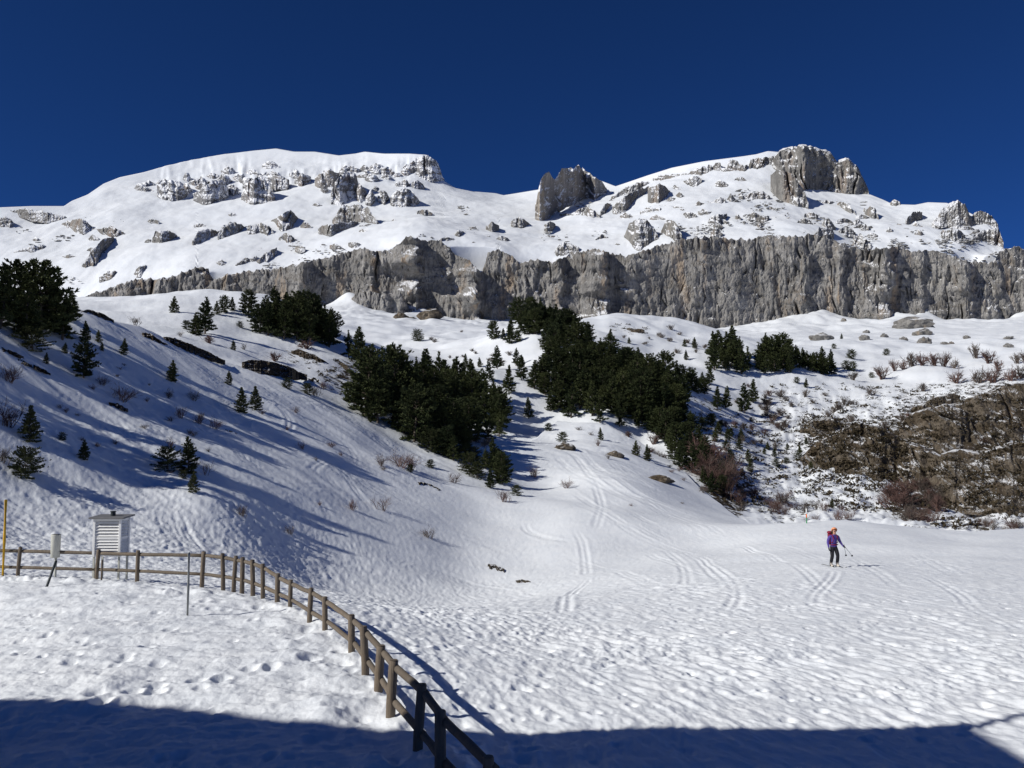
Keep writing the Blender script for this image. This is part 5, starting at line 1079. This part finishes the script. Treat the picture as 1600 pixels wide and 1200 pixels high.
for nm, dx, dy, L, rz in (('front', 0, -1, hw, 0), ('back', 0, 1, hw, math.pi), ('side', 1, 0, hd, math.pi/2), ('side', -1, 0, hd, -math.pi/2)):
    cx, cy = dx*(hw-0.02), dy*(hd-0.02)
    pe = None
    R_ = Matrix.Rotation(rz, 3, 'Z')
    for zz in (z0+0.045, z1-0.045, (z0+z1)/2-0.02):
        bm = bmesh.new(); vs = add_box(bm, (0, 0, 0), (2*L-0.09, 0.045, 0.07)); bmesh.ops.rotate(bm, cent=(0, 0, 0), matrix=R_, verts=vs); bmesh.ops.translate(bm, vec=(cx, cy, zz), verts=vs)
        pe = part('frame_rail', bm, M_WHITE, sc)
    for half in (0, 1):
        a, b = (z0+0.09, (z0+z1)/2-0.06) if half == 0 else ((z0+z1)/2+0.02, z1-0.085)
        n = 5
        for j in range(n):
            zz = a+(b-a)*(j+0.5)/n
            bm = bmesh.new(); vs = add_box(bm, (0, 0, 0), (2*L-0.09, 0.012, 0.082)); bmesh.ops.rotate(bm, cent=(0, 0, 0), matrix=Matrix.Rotation(math.radians(-32), 3, 'X'), verts=vs)
            bmesh.ops.rotate(bm, cent=(0, 0, 0), matrix=R_, verts=vs); bmesh.ops.translate(bm, vec=(cx, cy, zz), verts=vs); part('slat', bm, M_WHITE, pe)
bm = bmesh.new(); add_box(bm, (0, 0, z1+0.035), (2*hw+0.28, 2*hd+0.24, 0.05), Matrix.Rotation(math.radians(3), 3, 'X'), 0.008); rfp = part('roof', bm, M_ROOFG, sc)
bm = bmesh.new(); add_tube(bm, [(0.03, 0, z1+0.05), (0.03, 0, z1+0.19), (0.03, 0, z1+0.19), (0.03, 0, z1+0.215)], [0.075, 0.075, 0.095, 0.09], 14); part('vent', bm, M_DARK, rfp)
# small stake by the screen
X, Y = fpt(163, 909)
bm = bmesh.new(); add_tube(bm, [(0, 0, -0.3), (0, 0, 34*Y/F)], 0.028, 8); tag(link('thin_post', bm_mesh('thin_post', bm, True), M_POST, None, (X, Y-0.2, 0)), 'short brown stake in the snow in front of the white weather screen', 'post')
# piste marker behind the crest
p = place(1260.5, 819, 1) or unproj(1260.5, 819, 76); M_ORANGE = plain('orange_band', (0.75, 0.16, 0.03), 0.5)
e = empty('piste_marker', (float(p[0]), float(p[1]), float(p[2]))); tag(e, 'thin white and orange marker pole on the crest behind the skier', 'pole')
M_GREENP = plain('green_band', (0.05, 0.25, 0.10), 0.5)
for nm, a, b, m in (('pole_base', -0.3, 0.45, M_GREENP), ('orange_band', 0.45, 0.75, M_ORANGE), ('pole_top', 0.75, 1.2, M_WHITE)):
    bm = bmesh.new(); add_tube(bm, [(0, 0, a), (0, 0, b)], 0.05, 8); part(nm, bm, m, e, True)

# ------------------------------------------------------------------ skier
h = s1_hit(1304, 886); SX, SY = h; SZ = gz(SX, SY)
M_JACK = plain('purple_jacket', (0.085, 0.055, 0.27), 0.7, 0.15, 20); M_TROU = plain('black_trousers', (0.012, 0.012, 0.016), 0.7); M_BOOT = plain('cream_boots', (0.55, 0.50, 0.44), 0.5)
M_SKIN = plain('skin', (0.50, 0.27, 0.19), 0.55, 0.05); M_GLOVE = plain('black_gloves', (0.012, 0.012, 0.015), 0.7); M_HELM = plain('orange_helmet', (0.78, 0.33, 0.17), 0.4, 0.06); M_PACK = plain('red_backpack', (0.20, 0.012, 0.035), 0.7, 0.2, 15)
M_BLACK = plain('black_plastic', (0.01, 0.01, 0.012), 0.3, 0.1, 5, 0.5)
def skin_body():
    J, E, Rr = [], [], []
    def j(p, r): J.append(p); Rr.append(r); return len(J)-1
    def chain(start, pts):
        k = start
        for p, r in pts: n = j(p, r); E.append((k, n)); k = n
        return k
    pel = j((0, 0.03, 0.90), (0.155, 0.115))
    ch = chain(pel, [((0, 0.03, 1.02), (0.165, 0.125)), ((0, 0.0, 1.16), (0.17, 0.13)), ((0, -0.02, 1.30), (0.185, 0.135))])
    nk = chain(ch, [((0, -0.03, 1.41), (0.075, 0.07)), ((0, -0.055, 1.48), (0.058, 0.06))])
    chain(nk, [((0, -0.075, 1.545), (0.072, 0.085)), ((0, -0.08, 1.61), (0.078, 0.095)), ((0, -0.07, 1.68), (0.055, 0.065))])
    for s in (-1, 1):
        chain(pel, [((s*0.095, 0.02, 0.82), (0.105, 0.11)), ((s*0.115, -0.03, 0.66), (0.098, 0.10)), ((s*0.135, -0.075, 0.48), (0.080, 0.082)), ((s*0.145, -0.02, 0.30), (0.078, 0.08)), ((s*0.15, 0.03, 0.15), (0.068, 0.072)), ((s*0.15, 0.02, 0.06), (0.058, 0.07)), ((s*0.152, -0.10, 0.045), (0.052, 0.045)), ((s*0.153, -0.18, 0.035), (0.042, 0.035))])
        el, wr, hd = ((-0.275, 0.03, 1.09), (-0.285, -0.06, 0.87), (-0.285, -0.085, 0.79)) if s < 0 else ((0.315, 0.04, 1.12), (0.375, -0.10, 0.94), (0.40, -0.14, 0.895))
        w = chain(ch, [((s*0.13, -0.01, 1.37), (0.09, 0.09)), ((s*0.20, 0.0, 1.345), (0.085, 0.085)), ((s*0.25, 0.02, 1.22), (0.074, 0.074)), (el, (0.066, 0.066)), (tuple((a+b)/2 for a, b in zip(el, wr)), (0.05, 0.05)), (wr, (0.037, 0.037))])
        pm = chain(w, [(hd, (0.042, 0.030))])
        H, Wv = Vector(hd), Vector(wr); d = (H-Wv).normalized(); sd = d.cross(Vector((0, 0, 1)) if abs(d.z) < 0.8 else Vector((1, 0, 0))).normalized(); pal = d.cross(sd)
        for q, (o, L) in enumerate(((-0.03, 0.07), (-0.01, 0.08), (0.012, 0.075), (0.032, 0.058))):
            b0 = H+d*0.028+sd*o; b1 = b0+d*L*0.5-pal*0.015; b2 = b1+d*L*0.2-pal*L*0.42; chain(pm, [(tuple(b0), (0.012, 0.012)), (tuple(b1), (0.0105, 0.0105)), (tuple(b2), (0.009, 0.009))])
        t0 = H-d*0.025-sd*0.045; t1 = t0+d*0.035-sd*0.022-pal*0.02; chain(pm, [(tuple(t0), (0.014, 0.014)), (tuple(t1), (0.011, 0.011))])
    me = bpy.data.meshes.new('tmp'); me.from_pydata(J, E, []); me.update(); o = bpy.data.objects.new('tmp', me); COL.objects.link(o)
    sk = o.modifiers.new('s', 'SKIN'); sk.use_smooth_shade = True; sk.branch_smoothing = 0.4
    for v, r in zip(me.skin_vertices[0].data, Rr): v.radius = r; v.use_root = False
    me.skin_vertices[0].data[0].use_root = True
    sb = o.modifiers.new('d', 'SUBSURF'); sb.levels = 2; sb.render_levels = 2
    dg = bpy.context.evaluated_depsgraph_get(); dg.update(); out = bpy.data.meshes.new_from_object(o.evaluated_get(dg)); bpy.data.objects.remove(o); bpy.data.meshes.remove(me)
    out.materials.clear()
    for m in (M_JACK, M_TROU, M_BOOT, M_SKIN, M_GLOVE): out.materials.append(m)
    for p in out.polygons:
        c = p.center; p.use_smooth = True
        arm = abs(c.x) > 0.20
        if arm and ((c.x < 0 and c.z < 0.87) or (c.x > 0.37 and c.z < 0.95)) : p.material_index = 4
        elif arm: p.material_index = 0
        elif c.z < 0.17: p.material_index = 2
        elif c.z < 0.90: p.material_index = 1
        elif c.z < 1.455: p.material_index = 0
        else: p.material_index = 3
    out.name = 'person'; return out
SK = 1.0; RZ = math.radians(8)
per = link('person', skin_body(), None, None, (SX, SY, SZ+0.02)); per.scale = (SK,)*3; per.rotation_euler = (0, 0, RZ)
tag(per, 'skier in purple jacket, black trousers and orange helmet gliding towards the viewer', 'person')
# head pieces
bm = bmesh.new(); bmesh.ops.create_uvsphere(bm, u_segments=20, v_segments=14, radius=0.138)
for v in list(bm.verts):
    v.co.y *= 1.14; v.co.z *= 1.05
bmesh.ops.delete(bm, geom=[v for v in bm.verts if v.co.z < -0.035+0.10*max(0, -v.co.y/0.13)], context='VERTS'); bmesh.ops.translate(bm, vec=(0, -0.065, 1.635), verts=bm.verts); part('helmet', bm, M_HELM, per, True)
bm = bmesh.new()
for s in (-1, 1):
    r = bmesh.ops.create_uvsphere(bm, u_segments=10, v_segments=8, radius=0.028); bmesh.ops.scale(bm, vec=(1.15, 0.5, 0.85), verts=r['verts']); bmesh.ops.translate(bm, vec=(s*0.036, -0.165, 1.605), verts=r['verts'])
add_tube(bm, [(-0.07, -0.11, 1.61), (-0.036, -0.168, 1.612), (0.036, -0.168, 1.612), (0.07, -0.11, 1.61)], 0.005, 5); part('sunglasses', bm, M_BLACK, per, True)
bm = bmesh.new(); r = bmesh.ops.create_uvsphere(bm, u_segments=8, v_segments=6, radius=0.018); bmesh.ops.scale(bm, vec=(0.7, 1.0, 1.3), verts=r['verts']); bmesh.ops.translate(bm, vec=(0, -0.172, 1.575), verts=r['verts']); part('nose', bm, M_SKIN, per, True)
bm = bmesh.new(); r = bmesh.ops.create_uvsphere(bm, u_segments=8, v_segments=6, radius=0.022); bmesh.ops.scale(bm, vec=(1.1, 0.4, 0.3), verts=r['verts']); bmesh.ops.translate(bm, vec=(0, -0.163, 1.538), verts=r['verts']); part('mouth', bm, plain('lips', (0.35, 0.12, 0.10), 0.5), per, True)
bm = bmesh.new()
for a in np.linspace(-1.0, 1.0, 9): add_tube(bm, [(0.10*math.sin(a), 0.03+0.02*math.cos(a), 1.60), (0.105*math.sin(a), 0.045, 1.53), (0.09*math.sin(a), 0.05, 1.44)], [0.022, 0.022, 0.008], 5)
part('hair', bm, plain('brown_hair', (0.06, 0.032, 0.018), 0.6), per, True)
rot = Matrix.Rotation(RZ, 3, 'Z')
def on_person(name, label, cat, group=None):
    e = empty(name, (SX, SY, SZ+0.02), RZ); e.scale = (SK,)*3; return tag(e, label, cat, group)
bp = on_person('backpack', 'dark red backpack worn on the skier\'s back', 'backpack')
bm = bmesh.new(); add_box(bm, (-0.01, 0.225, 1.25), (0.30, 0.20, 0.50), None, 0.05); add_box(bm, (-0.085, 0.20, 1.52), (0.22, 0.20, 0.13), None, 0.045); part('pack_body', bm, M_PACK, bp, True)
bm = bmesh.new()
for s in (-1, 1): add_tube(bm, [(s*0.10, 0.14, 1.43), (s*0.115, 0.0, 1.455), (s*0.11, -0.10, 1.40), (s*0.10, -0.155, 1.28), (s*0.12, -0.12, 1.10), (s*0.14, 0.06, 1.05)], 0.020, 6)
part('strap', bm, M_PACK, bp, True)
bm = bmesh.new(); add_tube(bm, [(-0.16, 0.10, 1.0), (-0.15, -0.06, 0.99), (0, -0.125, 0.985), (0.15, -0.06, 0.99), (0.16, 0.10, 1.0)], 0.022, 6); part('hip_belt', bm, M_PACK, bp, True)
for s in (-1, 1):
    st = on_person('ski', 'light ski under the skier\'s %s foot' % ('left-hand' if s < 0 else 'right-hand'), 'ski', 'pair of skis')
    bm = bmesh.new(); ang = s*0.06
    pr = [(0.80, 0.045, 0.0), (0.4, 0.036, 0.0), (0, 0.033, 0.0), (-0.5, 0.040, 0.0), (-0.72, 0.046, 0.015), (-0.84, 0.034, 0.05), (-0.90, 0.012, 0.085)]
    vs = [[bm.verts.new((s*0.152+sx*w+math.sin(ang)*yy, yy, z+dz)) for sx in (-1, 1) for dz in (0.0, 0.014)] for yy, w, z in pr]
    for a, b in zip(vs[:-1], vs[1:]):
        for i0, i1 in ((0, 1), (1, 3), (3, 2), (2, 0)): bm.faces.new((a[i0], a[i1], b[i1], b[i0]))
    bm.faces.new((vs[0][0], vs[0][1], vs[0][3], vs[0][2])); bm.faces.new((vs[-1][0], vs[-1][2], vs[-1][3], vs[-1][1])); part('ski_body', bm, M_GREYM, st)
    bm = bmesh.new(); add_box(bm, (s*0.152, -0.17, 0.03), (0.06, 0.06, 0.035), None, 0.006); add_box(bm, (s*0.152, 0.07, 0.03), (0.06, 0.07, 0.035), None, 0.006); part('binding', bm, M_BLACK, st)
for i, (a, b, lab) in enumerate((((0.405, -0.17, 0.93), (0.74, 0.30, 0.42), 'ski pole slanting down right from the skier\'s hand, nearer the leg'), ((0.41, -0.19, 0.92), (0.98, 0.15, 0.42), 'ski pole slanting out farthest right from the skier\'s hand'))):
    pl = on_person('ski_pole', lab, 'ski pole', 'pair of ski poles'); A, B = Vector(a), Vector(b); d = (B-A).normalized()
    bm = bmesh.new(); add_tube(bm, [A-d*0.04, B], [0.011, 0.008], 6); part('shaft', bm, M_GREYM, pl, True)
    bm = bmesh.new(); add_tube(bm, [A-d*0.10, A-d*0.02, A+d*0.07], [0.016, 0.018, 0.014], 8); part('grip', bm, M_BLACK, pl, True)
    bm = bmesh.new(); add_tube(bm, [B-d*0.07, B-d*0.055], [0.045, 0.04], 10); part('basket', bm, M_BLACK, pl)

# ------------------------------------------------------------------ refuge building out of frame on the left: its shadow crosses the foreground
M_STONE = rock_mat('rubble_stone_wall', ((0.12, 0.11, 0.10), (0.22, 0.20, 0.18), (0.32, 0.30, 0.27)), 3.0, 2.0, 0.0, vert=1.0, snow=False)
M_SLATE = plain('dark_slate', (0.06, 0.062, 0.066), 0.6); M_GLASS = plain('window_glass', (0.03, 0.035, 0.04), 0.08, 0.1, 2, 0.5)
ref = empty('mountain_refuge', (-9.3, 6.48, 0)); tag(ref, 'stone refuge building beyond the left edge whose shadow crosses the foreground', 'building')
BH = 11.35
def prism(name, prof, y0, y1, mat, parent):
    bm = bmesh.new(); A = [bm.verts.new((x, y0, z)) for x, z in prof]; B = [bm.verts.new((x, y1, z)) for x, z in prof]
    bm.faces.new(A); bm.faces.new(B[::-1])
    for i in range(len(prof)): j = (i+1) % len(prof); bm.faces.new((A[j], A[i], B[i], B[j]))
    bmesh.ops.recalc_face_normals(bm, faces=bm.faces); return part(name, bm, mat, parent)
prism('wall', [(-0.3, -1.2), (-0.3, BH-0.3), (-7.9, 10.7), (-10.5, 11.3), (-14.6, 12.8), (-18, 13.1), (-24, 13.1), (-24, -1.2)], -10, -0.3, M_STONE, ref)
rfp = prism('roof', [(0, BH-0.28), (0, BH), (-7.9, 10.98), (-10.5, 11.6), (-14.6, 13.1), (-18, 13.4), (-24.3, 13.4), (-24.3, 13.12), (-18, 13.12), (-14.6, 12.82), (-10.5, 11.32), (-7.9, 10.7)], -10.3, 0, M_SLATE, ref)
bm = bmesh.new(); add_tube(bm, [(-0.12, -0.2, BH-0.05), (-0.12, -0.2, BH+1.25)], [0.10, 0.06], 10); part('mast', bm, M_GREYM, rfp)
for zf in (2.2, 5.4, 8.4):
    for xw in (-3.5, -7.5, -12, -16):
        bm = bmesh.new(); add_box(bm, (xw, -0.28, zf), (1.3, 0.09, 1.4)); w = part('window', bm, M_WHITE, ref)
        bm = bmesh.new(); add_box(bm, (xw, -0.225, zf), (1.1, 0.03, 1.2)); part('pane', bm, M_GLASS, w)
bm = bmesh.new(); add_box(bm, (-9.8, -0.26, 1.1), (1.2, 0.10, 2.2)); dr = part('door', bm, M_POST, ref)
bm = bmesh.new(); add_tube(bm, [(-9.4, -0.16, 1.1), (-9.4, -0.16, 1.25)], 0.02, 6); part('handle', bm, M_GREYM, dr)
